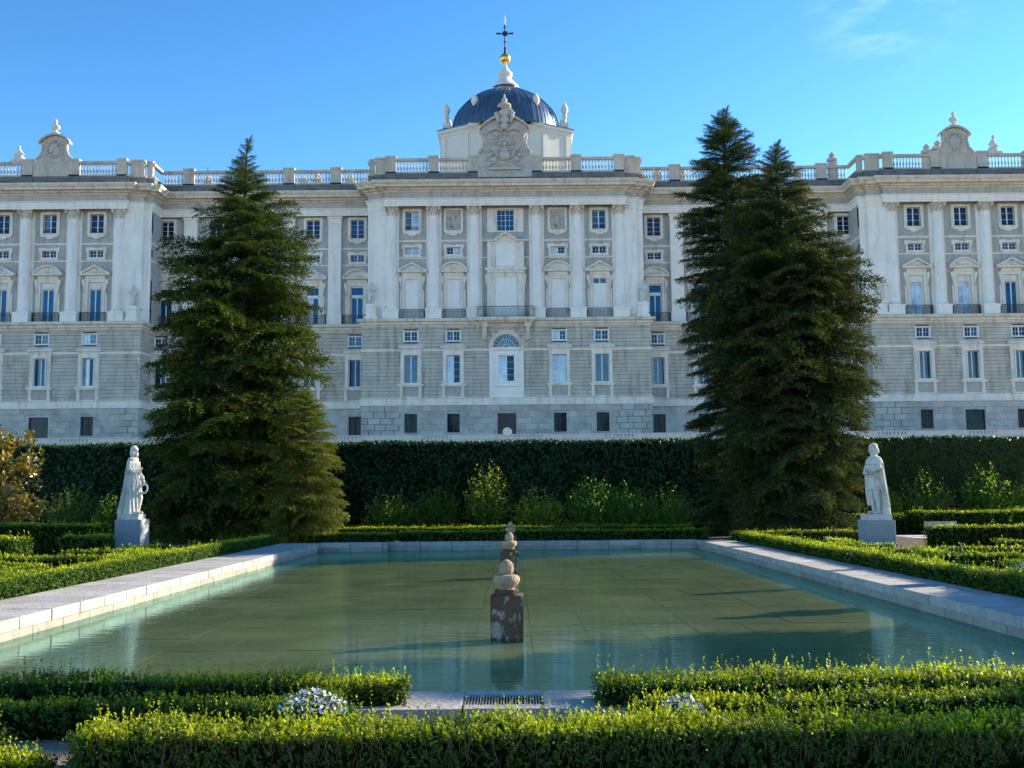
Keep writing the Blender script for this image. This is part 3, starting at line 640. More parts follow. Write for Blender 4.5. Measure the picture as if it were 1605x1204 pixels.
for x, t in wins:
    if t == 'C0': continue
    yU = RW if t == 'R' else UW; yL = RL if t == 'R' else 0; ax = abs(x)
    # uppermost window or carved relief
    if t == 'C' and ax < 7:
        rf = link('relief_panel', cached('niche', m_upper_niche), PAL, (x, yU, 0))
        r = MB().box(-1.02, 1.02, -.05, .1, 37.58, 40.37)
        q = 1 if x > 0 else -1
        r.ball((.1*q,-.05,39.75), (.2,.18,.26), 10).ball((0,-.05,39.15), (.34,.2,.5), 10).ball((-.1*q,-.05,38.55), (.36,.2,.45), 10).tube([(0,-.12,38.4),(.25*q,-.15,38.0),(.15*q,-.1,37.65)], [.2,.15,.1]).tube([(-.1,-.12,38.4),(-.3*q,-.15,38.0),(-.4*q,-.1,37.65)], [.2,.15,.1])
        r.tube([(.25*q,-.1,39.4),(.6*q,-.15,39.1),(.55*q,-.12,38.6),(.75*q,-.1,38.2)], [.12,.1,.1,.16]).tube([(-.25*q,-.1,39.45),(-.65*q,-.12,39.8),(-.75*q,-.1,40.15)], [.12,.12,.06]).tube([(-.5,-.06,38.2),(-.75,-.06,38.9),(-.6,-.06,39.4)], [.15,.22,.1])
        r.build('relief_figure', SCULP, rf, smooth=True)
    else:
        w1 = link('window', cached('upper', m_upper), PAL, (x, yU, 0))
        g = G_DARK if rnd.random() < .75 else G_BLUE
        if x == -12.5: g = G_CURT
        add_sash(w1, 1.84, 2.6, 37.62, 1, 3 if t != 'R' else 4, (g, rnd.choice((g, g, G_DARK, G_GREY))))
        link('window_rail', cached('wr', lambda: MB().box(-.9, .9, .02, .05, 38.05, 38.1).box(-.9, .9, .02, .05, 37.66, 37.7).add(*[[(-.9,.03,37.7),(.9,.03,37.7),(.9,.03,37.78),(-.9,.03,37.78)], [(0,1,2,3)]]).mesh('window_rail', IRON)), w1)
    w2 = link('window', cached('small', m_small), PAL, (x, yU, 0))
    g = {-12.5: G_CURT, -6.95: (G_CURT, G_DARK), 6.95: (G_DARK, G_CURT), 12.5: G_DARK, 54.65: G_BLUE}.get(x, G_DARK if rnd.random() < .6 else G_BLUE)
    add_sash(w2, 1.88, .94, 34.36, 2, 2, g)
    w3 = link('window', cached(('piano', PI_SEG[ax]), lambda: m_piano(PI_SEG[ax])), PAL, (x, yU, 0))
    if t == 'C':
        link('blind_panel', cached('blind', lambda: MB().box(-.97, .97, .06, .12, 25.5, 31.0).box(-.9, .9, .03, .06, 30.2, 30.25).box(-.03, .03, .03, .06, 30.25, 30.95).box(-.9, -.84, .04, .06, 25.6, 30.9).box(.84, .9, .04, .06, 25.6, 30.9).mesh('blind_panel', BLIND)), w3)
        if x == 12.5: link('vent_panes', MB().box(-.8, -.08, .035, .055, 30.3, 30.9).box(.08, .8, .035, .055, 30.3, 30.9).mesh('vent_panes', G_GREY), w3)
    elif t == 'W':
        link('blind_panel', cached('blind2', lambda: MB().box(-.97, .97, .1, .16, 30.05, 31.0).box(-.97, -.76, .12, .2, 25.5, 30.05).box(.76, .97, .12, .2, 25.5, 30.05).box(-.8, .8, .06, .1, 30.2, 30.9).mesh('blind_panel', LIME)), w3)
        add_sash(w3, 1.52, 4.5, 25.52, 1, 1, G_CURT if x in (54.65, 60.95) else G_BLUE, .3)
    else:
        link('transom', cached('transom', lambda: MB().box(-.97, .97, .1, .16, 30.75, 31.0).box(-.97, .97, .1, .2, 29.35, 29.75).box(-.97, -.8, .1, .2, 25.5, 30.75).box(.8, .97, .1, .2, 25.5, 30.75).mesh('transom', WHITE)), w3)
        link('transom_pane', cached('tp', lambda: MB().box(-.8, .8, .22, .24, 29.75, 30.75).mesh('transom_pane', G_BLUE)), w3)
        add_sash(w3, 1.6, 3.85, 25.52, 1, 1, G_BLUE if ax != 26.5 else (G_BLUE, G_CURT), .3)
    link('balcony_railing', cached(('balc', t), lambda: m_balc(1.75 if t != 'R' else 1.95, .62 if t != 'R' else .9)), w3)
    w4 = link('window', cached('mezz', m_mezz), PAL, (x, yL, 0)); add_sash(w4, 1.72, 1.26, 22.5, 2, 2, (rnd.choice((G_BLUE, G_DARK, G_DARK, G_GREY)), rnd.choice((G_BLUE, G_DARK, G_DARK, G_CURT))), .2)
    w5 = link('window', cached('ground', m_ground), PAL, (x, yL, 0)); link('apron_panel', cached('apron', m_apron), w5)
    add_sash(w5, 1.76, 3.62, 16.96, 1, 1 if t != 'C' or ax > 10 else 4, {6.95: G_CURT, -6.95: (G_DARK, G_CURT), -12.5: G_GREY, 12.5: G_GREY, -54.65: (G_DARK, G_CURT), -60.95: (G_BLUE, G_GREY)}.get(x, G_GREY if x > 0 else G_DARK), .34)
    if t != 'C':
        for s in (-1, 1): link('shutter', cached('shut', m_shut), w5, (s*.84, .0, 0), rotz=s*(-.25))
    if t == 'W' and ax == 60.95:
        d = link('basement_door', frame_rect(MB(), 1.5, 1.3, 9.0, 13.05, 9.05, 12.88, -.1, .1).mesh('basement_door', BASE), PAL, (x, yL, 0))
        link('door_leaf', MB().box(-1.3, 1.3, .3, .36, 9.0, 12.9).mesh('door_leaf', G_BASE), d)
    else:
        w6 = link('window', cached('base', m_base), PAL, (x, yL, 0)); link('pane', cached('bp', lambda: MB().box(-.82, .82, .35, .38, 10.45, 12.92).mesh('pane', G_BASE)), w6); link('grille', cached('gril', m_grille), w6)

# ---- the middle bay
b = MB(); frame_rect(b, 2.42, 1.2, 37.3, 40.6, 37.5, 40.35, UW-.12, UW+.02); frame_rect(b, 1.5, 1.18, 37.32, 40.58, 37.45, 40.38, UW-.2, UW-.118)
cw = b.build('central_window', LIME, PAL); 
for s, nm in ((1,1),(-1,1)): pass
sa = MB().box(-1.15,-1.08,UW+.15,UW+.23,37.5,40.35).box(1.08,1.15,UW+.15,UW+.23,37.5,40.35).box(-1.08,1.08,UW+.15,UW+.23,37.5,37.57).box(-1.08,1.08,UW+.15,UW+.23,40.28,40.35).box(-.04,.04,UW+.14,UW+.22,37.57,40.28)
for j in (1,2,3): sa.box(-1.08,1.08,UW+.16,UW+.21,37.5+j*.71-.02,37.5+j*.71+.02)
for xx in (-.55,.55): sa.box(xx-.018,xx+.018,UW+.165,UW+.215,37.57,40.28)
sa.build('sash', WHITE, cw); MB().box(-1.08,1.08,UW+.235,UW+.25,37.57,40.28).build('pane', G_BLUE, cw)
b = MB()
b.box(-2.2, 2.2, UW-.3, UW+.02, 32.35, 36.0)                       # upper aedicule
b.box(-2.45, -1.9, UW-.5, UW-.29, 32.4, 35.95); b.box(1.9, 2.45, UW-.5, UW-.29, 32.4, 35.95)
b.box(-2.8, -1.5, UW-.75, UW+.02, 35.96, 36.15); b.box(1.5, 2.8, UW-.75, UW+.02, 35.96, 36.15)
arc = [(-1.55,36.12),(-1.3,36.45),(-.9,36.65),(-.5,36.98),(0,37.1),(.5,36.98),(.9,36.65),(1.3,36.45),(1.55,36.12)]
inn = [(x*.9, z-.2) for x, z in arc]
for i in range(len(arc)-1): b.prism([inn[i], arc[i], arc[i+1], inn[i+1]][::-1], UW-.8, UW+.02)
b.prism(inn, UW-.34, UW+.02)
b.box(-2.75, 2.75, UW-.8, UW+.02, 32.05, 32.35); b.box(-2.5, 2.5, UW-.6, UW+.02, 31.72, 32.05)
b.box(-2.5, -1.52, UW-.42, UW+.02, 25.5, 31.72); b.box(1.52, 2.5, UW-.42, UW+.02, 25.5, 31.72); b.box(-1.52, 1.52, UW-.42, UW+.02, 31.15, 31.72)
for s in (-1, 1): b.box(*sorted((s*1.95, s*2.3)), UW-.52, UW-.41, 25.5, 31.6); b.ball((s*2.62, UW-.3, 31.2), (.16,.2,.4), 8); b.tube([(s*2.6,UW-.25,31),(s*2.55,UW-.25,30)], [.14,.06])
ad = b.build('aedicule', LIME, PAL)
pts = [(-1.28,32.7),(1.28,32.7),(1.28,35.3)]+[(1.28*math.cos(a), 35.3+.5*math.sin(a)) for a in np.linspace(.2, PI-.2, 8)]+[(-1.28,35.3)]
MB().prism(pts, UW-.33, UW-.28).build('blind_panel', BLIND, ad)
MB().box(-1.5, 1.5, UW-.3, UW+.02, 25.5, 31.14).box(-1.42,-1.36,UW-.32,UW-.299,25.6,31).box(1.36,1.42,UW-.32,UW-.299,25.6,31).build('blind_panel', BLIND, ad)
b = MB().box(-4.0, 4.0, -1.35, .2, 25.0, 25.25).box(-3.9, 3.9, -1.25, .2, 25.25, 25.44).box(-3.6, 3.6, -.95, .1, 24.78, 25.0)
for s in (-1, 1):
    b.box(*sorted((s*2.42, s*3.25)), -.8, .1, 24.2, 24.78); b.box(*sorted((s*2.55, s*3.12)), -.55, .1, 22.5, 24.2); b.box(*sorted((s*2.62, s*3.05)), -.7, .1, 23.6, 24.2); b.box(*sorted((s*2.75, s*2.92)), -.62, -.5, 22.5, 23.6)
bl = b.build('central_balcony', CORN, PAL)
link('balcony_railing', (lambda: m_balc(3.7, 1.1))(), bl, (0, 0, 0)).location = (0, 0, 0)
# arched doorway with fanlight
b = MB(); N = 16; Ro, Ri = 2.35, 1.82; zc = 21.5
for i in range(N):
    a0, a1 = PI*i/N, PI*(i+1)/N
    b.prism([(Ri*math.cos(a0), zc+Ri*math.sin(a0)), (Ro*math.cos(a0), zc+Ro*math.sin(a0)), (Ro*math.cos(a1), zc+Ro*math.sin(a1)), (Ri*math.cos(a1), zc+Ri*math.sin(a1))][::-1], -.16, .3)
port = b.build('portal_arch', CORN, PAL)
vb = MB()
for i in range(9):
    a0, a1 = PI*(i+.08)/9, PI*(i+.92)/9; R3 = 3.1 if i != 4 else 3.35
    vb.prism([(Ro*math.cos(a0), zc+Ro*math.sin(a0)), (R3*math.cos(a0), zc+R3*math.sin(a0)*.86), (R3*math.cos(a1), zc+R3*math.sin(a1)*.86), (Ro*math.cos(a1), zc+Ro*math.sin(a1))][::-1], -.06-.06*(i % 2), .1)
vb.build('voussoirs', COUR, port)
pts = [(Ri*math.cos(a), zc+Ri*math.sin(a)) for a in np.linspace(0, PI, 20)]
MB().prism(pts, .2, .23).build('fanlight_pane', G_GREY, port)
fb = MB()
for i in range(1, 10):
    a = PI*i/10; d = Vector((math.cos(a), 0, math.sin(a))); fb.tube([Vector((0,.17,zc))+d*.45, Vector((0,.17,zc))+d*Ri], .03, 5)
for rr in (.45, 1.15, 1.78):
    fb.tube([(rr*math.cos(a), .17, zc+rr*math.sin(a)) for a in np.linspace(0, PI, 18)], .035, 5)
fb.build('fanlight_bars', WHITE, port)
b = MB(); frame_rect(b, 2.15, 1.06, 14.95, 21.5, 17.1, 20.5, -.02, .3); frame_rect(b, 1.4, 1.04, 16.9, 20.8, 17.08, 20.52, -.12, -.018)
b.box(-1.45, 1.45, -.25, -.02, 16.42, 16.6).box(-1.3, 1.3, -.15, -.02, 16.6, 16.8).box(-2.25, -1.85, -.12, -.018, 15, 21.4).box(1.85, 2.25, -.12, -.018, 15, 21.4).box(-2.3, 2.3, -.15, .1, 21.4, 21.58)
dr = b.build('portal_panel', BLIND, PAL); add_sash(dr, 2.1, 3.4, 17.1, 1, 4, (G_CURT, G_CURT) and (G_DARK, G_CURT), .2)
for s in (-1, 1): dr2 = None
bd = frame_rect(MB(), 1.4, 1.2, 9.9, 13.05, 10.1, 12.9, -.14, .1).build('basement_door', BASE, PAL)
MB().box(-1.2, 1.2, .3, .35, 10.1, 12.9).build('door_leaf', G_BASE, bd)
gb = MB()
for i in range(8): gb.box(-1.15+i*.32, -1.11+i*.32, .15, .18, 10.1, 12.9)
for j in range(5): gb.box(-1.2, 1.2, .185, .21, 10.4+j*.5, 10.44+j*.5)
gb.build('grille', mat('red_brown_grille', (.16,.08,.06), .8, .2), bd)

# ---- carved crest over the middle
b = MB()
prof = [(3.62,44.6),(3.62,47.5),(3.4,48.0),(2.9,48.5),(2.55,49.3),(2.6,50.2),(2.95,50.7),(3.1,50.95),(2.9,51.5),(2.0,52.2),(1.0,52.6),(0.0,52.7)]
b.prism([(-x, z) for x, z in prof]+[(x, z) for x, z in reversed(prof[:-1])], .35, 1.2)
cp = [(3.35,50.85),(3.2,51.25),(2.5,51.9),(1.6,52.45),(.7,52.75)]
for s in (-1, 1):
    for i in range(4):
        (x0, z0), (x1, z1) = cp[i], cp[i+1]; b.prism([(s*x0,z0),(s*x1,z1),(s*x1,z1+.32),(s*x0,z0+.28)][::s], -.1, 1.15)
    b.tube([(s*3.3,.2,50.6),(s*2.9,.1,50.1),(s*2.75,.1,49.2),(s*3.1,.1,48.4),(s*3.5,.1,47.9)], [.14,.2,.16,.14,.22], 8)
cr_ = b.build('crest', SCULP, PAL)
b = MB()
b.ball((0,.15,49.1), (.33,.3,.4), 12)                              # sun face with rays
for i in range(19):
    a = PI*(-.05+1.1*i/18); d = Vector((math.cos(a), 0, math.sin(a))); l = 1.75 if i % 2 else 1.45
    b.tube([Vector((0,.22,49.1))+d*.45, Vector((0,.24,49.1))+d*l], [.1,.04], 5)
b.ball((0,.2,47.5), (.75,.35,.7), 12).ball((0,.1,48.2), (.5,.3,.2), 10).ball((0,0,48.45), (.16,.2,.2), 8)
for s in (-1, 1):
    b.ball((s*1.5,.15,46.9), (.5,.35,.38), 10).ball((s*2.0,.05,47.5), (.28,.3,.3), 10).tube([(s*1.3,.2,46.6),(s*1.9,.05,46.2),(s*2.4,.1,46.0)], [.2,.15,.12]).tube([(s*.9,.2,47.2),(s*1.4,.1,48.2),(s*2.2,.15,48.4)], [.15,.18,.08])
    b.tube([(s*.3,.2,50.9),(s*1.2,.1,51.3),(s*2.2,.2,50.9),(s*2.5,.2,50.3)], [.25,.3,.22,.1]).tube([(s*.8,-.1,51.9),(s*1.1,-.2,53.2),(s*.6,-.1,53.9)], [.2,.32,.2])
for i in range(60): b.ball((random.uniform(-2.7,2.7), .33, random.uniform(46.0,51.0)), (random.uniform(.1,.32), .16, random.uniform(.08,.26)), 6)
b.ball((0,-.1,51.4), (.55,.35,.5), 12).ball((0,-.15,52.3), (.65,.4,.6), 12).ball((0,-.15,53.2), (.85,.5,.55), 12).box(-2.2, 2.2, -.05, .34, 45.5, 45.8)
b.build('relief', SCULP, cr_, smooth=True)
b = MB().lathe([(.55,0),(.6,.12),(.35,.3),(.75,.55),(.95,.8),(.85,1.0),(.4,1.15),(.3,1.3),(.42,1.5),(.34,1.75),(.15,2.0),(.12,2.35),(.01,2.5)], 20, 0, .2, 53.5)
b.build('finial', SCULP, cr_, smooth=True)

# ---- curved gables over the end pavilions, each with a bust
for s, lab in ((-1, 'left'), (1, 'right')):
    b = MB()
    prof = [(2.5,47.3),(2.4,47.6),(1.9,48.1),(1.62,48.8),(1.6,49.5),(1.65,49.9),(1.55,50.3),(.8,50.72),(0,50.85)]
    b.prism([(-x, z) for x, z in prof]+[(x, z) for x, z in reversed(prof[:-1])], .6, 1.2)
    ac = [(2.1,49.75),(1.75,50.2),(1.2,50.6),(.6,50.85),(0,50.95),(-.6,50.85),(-1.2,50.6),(-1.75,50.2),(-2.1,49.75)]
    for i in range(8): (x0,z0),(x1,z1) = ac[i], ac[i+1]; b.prism([(x0,z0),(x0,z0+.26),(x1,z1+.26),(x1,z1)], .25, 1.25)
    for q in (-1, 1): b.tube([(q*2.5,.6,47.5),(q*1.85,.55,48.2),(q*1.6,.5,49.1),(q*1.65,.5,49.7)], [.16,.16,.13,.16], 8)
    g_ = b.build('gable', BALU, PAL, (s*60.4, 0, 0))
    b = MB().ball((0,.55,49.0), (.75,.2,1.0), 12).ball((0,.45,49.1), (.5,.2,.7), 12)
    for i in range(14): a = i*PI/7; b.ball((.95*math.cos(a), .52, 49.0+1.15*math.sin(a)), (.2,.15,.2), 6)
    b.tube([(-.5,.35,48.4),(.1,.25,49.1),(.5,.35,49.7)], .12)
    b.build('coat_of_arms', SCULP, g_, smooth=True)
    b = MB().lathe([(.5,0),(.52,.15),(.22,.3),(.2,.45)], 14, 0, 0, 0).ball((0,0,.85), (.62,.36,.42), 12).tube([(0,0,1.1),(0,-.02,1.42)], [.2,.15]).ball((0,-.05,1.65), (.25,.28,.32), 12)
    o = b.build('stone_bust', MARB, None, (-.7+s*60.4, 140.75, 51.2), smooth=True); tag(o, f'pale stone bust on top of the curved gable of the {lab} pavilion', 'bust', 'busts on the roof gables')
# body and roof behind the facade
MB().box(-XE, XE, 6.4, 60, 8, 41.5).box(-XE, -48, 2.0, 6.39, 8, 41.4).box(48, XE, 2.0, 6.39, 8, 41.4).box(-17.8, 17.8, 2.0, 6.39, 8, 41.4).build('body', GRAN, PAL)
b = MB()
for x0, x1, y0 in ((-XE,-47.4,1.3),(-47.4,-18.4,6),(-18.4,18.4,1.3),(18.4,47.4,6),(47.4,XE,1.3)): b.box(x0, x1, y0, 60, 43.6, 44.3)
b.build('roof', SLATE, PAL)
ant = MB().tube([(0,0,0),(0,0,4.4)], .05, 6).box(-.25, .25, -.25, .25, 0, .25).build('antenna', BARS, None, (-42.6, 148, 44.3)); tag(ant, 'thin mast antenna on the roof left of the big fir', 'antenna')
# chimney caps behind the balustrade
def urn_mesh(): return MB().box(-.5, .5, -.5, .5, 0, 2.7).lathe([(.35,0),(.75,.25),(.8,.5),(.45,.75),(.3,.85),(.5,1.05),(.3,1.3),(.1,1.5)], 14, cz=2.7).mesh('stone_urn', SCULP, True)
um = urn_mesh()
for x, y, z, nmx in ((-43.0,150,43.9,'below the thin antenna, left of the tall fir'),(-29.9,152,44.3,'behind the left balustrade just right of the tall fir top'),(-27.9,152,44.7,'tallest of those right of the fir top, behind the left balustrade'),(-23.1,152,44.5,'behind the left balustrade nearest the central block'),(18.6,150,44.2,'just right of the central block behind the balustrade'),(21.0,150,44.6,'second right of the central block behind the balustrade'),(24.3,150,44.8,'behind the balustrade right beside the tallest fir'),(57.2,144,45.6,'left of the right gable, behind the balustrade, smaller of two'),(58.5,143.4,45.9,'right next to the right gable behind the balustrade'),(40.9,150,44.3,'behind the balustrade just right of the two firs'),(44.8,146,45.2,'on the corner where the right pavilion steps forward'),):
    tag(link('stone_urn', um, None, (x, y, z)), 'weathered stone urn '+nmx, 'urn', 'stone urns behind the roof balustrade')

# ------------------------------------------------------------------ chapel dome
DM = thing('chapel_dome', 'blue lead dome with white drum, gilded ball and cross behind the palace roof', 'dome', (-.7, 180, 0))
oct_ = [(-6.1,-5.0),(6.1,-5.0),(11.0,-2.0),(11.0,6),(6.1,10),(-6.1,10),(-11.0,6),(-11.0,-2.0)]
def ring(pts, s, z): return [(x*s, (y-2)*s+2, z) for x, y in pts]
MB().loft([ring(oct_, 1, 44.5), ring(oct_, 1, 63.2)]).build('drum_wall', RENDERW, DM)
MB().loft([ring(oct_, 1.0, 62.7), ring(oct_, 1.015, 62.9), ring(oct_, 1.02, 63.2), ring(oct_, 1.05, 63.5), ring(oct_, 1.055, 63.9), ring(oct_, 1.0, 64.0)]).build('drum_cornice', RENDERW, DM)
b = MB()
for i in range(len(oct_)):
    p, q = Vector((*oct_[i], 0)), Vector((*oct_[(i+1) % 8], 0)); d = (q-p).normalized(); n_ = Vector((d.y, -d.x, 0)); Lh = (q-p).length
    for u in (.02, .82): 
        a, c = p+d*Lh*u, p+d*Lh*(u+.16); b = MB()
        b.add([a+n_*.02+Vector((0,0,48)), c+n_*.02+Vector((0,0,48)), c+n_*.15+Vector((0,0,48)), a+n_*.15+Vector((0,0,48))]+[a+n_*.02+Vector((0,0,62.7)), c+n_*.02+Vector((0,0,62.7)), c+n_*.15+Vector((0,0,62.7)), a+n_*.15+Vector((0,0,62.7))], [(0,1,2,3),(7,6,5,4),(3,2,6,7),(0,3,7,4),(2,1,5,6)]); b.build('drum_pilaster', RENDERW, DM)
b = MB().prism([(-6.4,63.6),(-6.4,64.0),(0,67.5),(6.4,64.0),(6.4,63.6),(5.2,63.6),(0,66.6),(-5.2,63.6)][::-1], -5.6, -4.4); b.prism([(-5.6,63.6),(0,66.8),(5.6,63.6)], -5.1, 2)
b.build('gable', RENDERW, DM)
MB().loft([ring(oct_, 1.06, 63.9), ring(oct_, 1.06, 64.1), ring(oct_, .96, 64.5), ring(oct_, .84, 64.8)]).build('lead_skirt', LEAD, DM)
dp = [(9.62,-1.3),(9.5,-.5),(9.35,.2),(9.15,.9),(8.9,1.7),(8.3,2.8),(7.5,3.8),(6.5,4.7),(5.3,5.6),(3.9,6.35),(2.9,6.8),(2.2,7.1)]
MB().lathe(dp, 72, 0, 2, 65.5).build('dome_shell', LEAD, DM, smooth=True)
for k in range(16):
    a = 2*PI*(k//2)/8+(.13 if k % 2 else -.13)-PI/2+PI/8
    b = MB(); v = []; 
    pts = [(r+.12, z) for r, z in dp]
    for r, z in pts:
        hw = .28*max(.35, r/9.2); c, s_ = math.cos(a), math.sin(a)
        for dr, dw in ((-.2,-hw),(0,-hw*.8),(0,hw*.8),(-.2,hw)): v.append(((r+dr)*c-dw*s_, (r+dr)*s_+dw*c, z))
    b.add(v, [(i*4+j, i*4+j+1, (i+1)*4+j+1, (i+1)*4+j) for i in range(len(pts)-1) for j in range(3)])
    b.build('rib', LEAD, DM, (0, 2, 65.5))
b = MB()
for k in range(72):
    a = 2*PI*k/72; v = []
    for r, z in dp:
        for dr, dw in ((-.05,-.035),(.07,0),(-.05,.035)): v.append(((r+dr)*math.cos(a)-dw*math.sin(a), (r+dr)*math.sin(a)+dw*math.cos(a), z))
    b.add(v, [(i*3+j, i*3+j+1, (i+1)*3+j+1, (i+1)*3+j) for i in range(len(dp)-1) for j in range(2)])
b.build('standing_seams', LEAD, DM, (0, 2, 65.5), kind='stuff')
MB().lathe([(2.2,0),(2.15,.35),(2.3,.45),(2.3,.55)], 24, 0, 2, 72.5).build('lantern_neck', LEAD, DM, smooth=True)
MB().lathe([(2.3,0),(2.35,.25),(2.1,.55),(1.9,.75),(1.35,1.35),(1.0,1.75),(.9,1.95),(1.15,2.15),(1.3,2.4),(1.25,2.75),(1.0,3.0),(.75,3.2),(.7,3.4),(.35,3.9),(.28,4.25)], 24, 0, 2, 73.0).build('lantern', RENDERW, DM, smooth=True)
MB().ball((0,2,78.4), .95, 24).build('gilded_ball', GOLD, DM, smooth=True)
b = MB().tube([(0,2,79.3),(0,2,80.0)], [.3,.2]).ball((0,2,80.3), .26, 10).tube([(0,2,80.3),(0,2,84.6)], .12).tube([(-1.35,2,83.0),(1.35,2,83.0)], .12)
b.box(-.42, .42, 1.9, 2.1, 82.6, 83.4).ball((-1.35,2,83),.2,8).ball((1.35,2,83),.2,8).ball((0,2,84.3),.2,8)
for q in (-1, 1): b.tube([(q*.9,2,82.8),(q*1.1,2,83.2)], .08).tube([(q*.25,2,81.6),(0,2,81.2)], .06).tube([(q*.3,2,84.1),(0,2,83.8)], .05)
b.build('cross', IRON, DM, smooth=True)
MB().tube([(0,2,84.6),(0,2,85.3),(0,2,86.4)], [.06,.14,.02]).build('spike', WHITE, DM)
du = MB().box(-.62, .62, -.62, .62, 0, .8).lathe([(.5,.8),(.3,1.0),(.25,1.6),(.45,1.9),(.3,2.2),(.42,2.6),(.6,3.0),(.62,3.4),(.4,3.9),(.2,4.3),(.02,4.5)], 16).mesh('urn', RENDERW, True)
for x, y, z in ((-10.1,-1.2,64.7),(10.1,-1.2,64.7),(-5.15,-4.7,65.1),(5.15,-4.7,65.1),(-10.1,6.5,64.7),(10.1,6.5,64.7)): link('urn', du, DM, (x, y, z))

# ------------------------------------------------------------------ terrace balustrade
TB = thing('terrace_wall', 'pale low terrace wall with small slots along the hedge top before the palace', 'wall', (0, 128, 0))
b = MB().box(-130, 130, 0, .28, 0, 8.9).box(-130, 130, -.1, .4, 8.9, 9.0).build('retaining_wall', TERR, TB)
MB().box(-130, 130, -.06, .4, 9.38, 9.5).build('rail', TERR, TB)
b = MB(); k = 0
for i in range(-36, 37):
    x = i*3.6
    if i % 3 == 0:
        for j in range(8): b.box(x+j*.45, x+.22+j*.45, 0, .25, 8.99, 9.39)
    else: b.box(x-.01, x+3.61, 0, .28, 8.99, 9.39)
    b.box(x-.03, x+.03, -.02, .3, 8.5, 9.39)
b.build('parapet', TERR, TB, kind='stuff')
o = MB().lathe([(.5,-.2),(.56,-.1),(.56,.1),(.5,.2)], 24).mesh('round_stone_crest', LIME, True)
cr2 = link('round_stone_crest', o, None, (-.6, 128, 9.75)); cr2.rotation_euler.x = PI/2
tag(cr2, 'round carved stone disc standing on the terrace wall below the central door', 'crest')

# ------------------------------------------------------------------ statues (one fused surface each)
def fuse(mb, name, m, voxel, parent=None, loc=(0,0,0), rotz=0, smooth_it=0):
    me = mb.mesh(name, m); o = bpy.data.objects.new(name, me); C.objects.link(o)
    r = o.modifiers.new('r', 'REMESH'); r.mode = 'VOXEL'; r.voxel_size = voxel; r.use_smooth_shade = True
    if smooth_it: s = o.modifiers.new('s', 'SMOOTH'); s.iterations = smooth_it; s.factor = .5
    dg = bpy.context.evaluated_depsgraph_get(); e = bpy.data.meshes.new_from_object(o.evaluated_get(dg)); e.name = name
    o.modifiers.clear(); o.data = e; o.parent = parent; o.location = loc; o.rotation_euler.z = rotz
    e.polygons.foreach_set('use_smooth', [True]*len(e.polygons)); return o
def robe(b, rings, folds=13, n=64, seed=0):
    """rings: z, cx, cy, rx, ry, fold depth"""
    rr = random.Random(seed); ph = [rr.uniform(0, 6.28) for _ in range(6)]; out = []
    for z, cx, cy, rx, ry, f in rings:
        ring_ = []
        for j in range(n):
            a = 2*PI*j/n; q = 1+1.5*f*(math.sin(folds*a+ph[0]+z*1.1)*.6+math.sin((folds-5)*a+ph[1]-z*.8)*.5+.3*math.sin(5*a+ph[2]))
            ring_.append((cx+rx*q*math.cos(a), cy+ry*q*math.sin(a), z))
        out.append(ring_)
    b.loft(out)
def head(b, c, s=1, hair=1, beard=0, face=1):
    """face along local -y*face"""
    x, y, z = c
    b.ball((x, y, z), (.105*s, .125*s, .15*s), 16); b.ball((x, y-.125*s*face, z-.015*s), (.02*s, .035*s, .035*s), 8)
    b.ball((x, y-.10*s*face, z-.09*s), (.05*s, .04*s, .04*s), 8)
    for q in (-1, 1): b.ball((x+q*.04*s, y-.115*s*face, z+.035*s), (.025*s, .015*s, .018*s), 8); b.ball((x+q*.11*s, y, z), (.02*s, .03*s, .04*s), 8)
    if hair:
        b.ball((x, y+.03*s*face, z+.05*s), (.135*s, .145*s, .13*s), 16)
        for q in (-1, 1): b.ball((x+q*.10*s, y+.04*s*face, z-.08*s), (.06*s, .10*s, .15*s), 10)
        b.ball((x, y+.10*s*face, z-.1*s), (.12*s, .07*s, .16*s), 10)
    if beard: b.ball((x, y-.09*s*face, z-.14*s), (.07*s, .06*s, .1*s), 10)
def hand(b, p, d, s=1):
    """palm and fingers reaching along d"""
    p = Vector(p); d = Vector(d).normalized(); side = d.cross(Vector((0, 0, 1))).normalized()
    b.ball(p+d*.05*s, (.055*s, .055*s, .045*s), 8)
    for i, l in enumerate((.10,.12,.11,.09)):
        o = side*(i-1.5)*.026*s; b.tube([p+d*.06*s+o, p+d*(.06+l*.6)*s+o, p+d*(.06+l)*s+o*.8+Vector((0,0,-.03*s))], [.016*s, .015*s, .011*s], 6)
    b.tube([p+d*.02*s-side*.04*s, p+d*.07*s-side*.09*s], [.018*s, .013*s], 6)
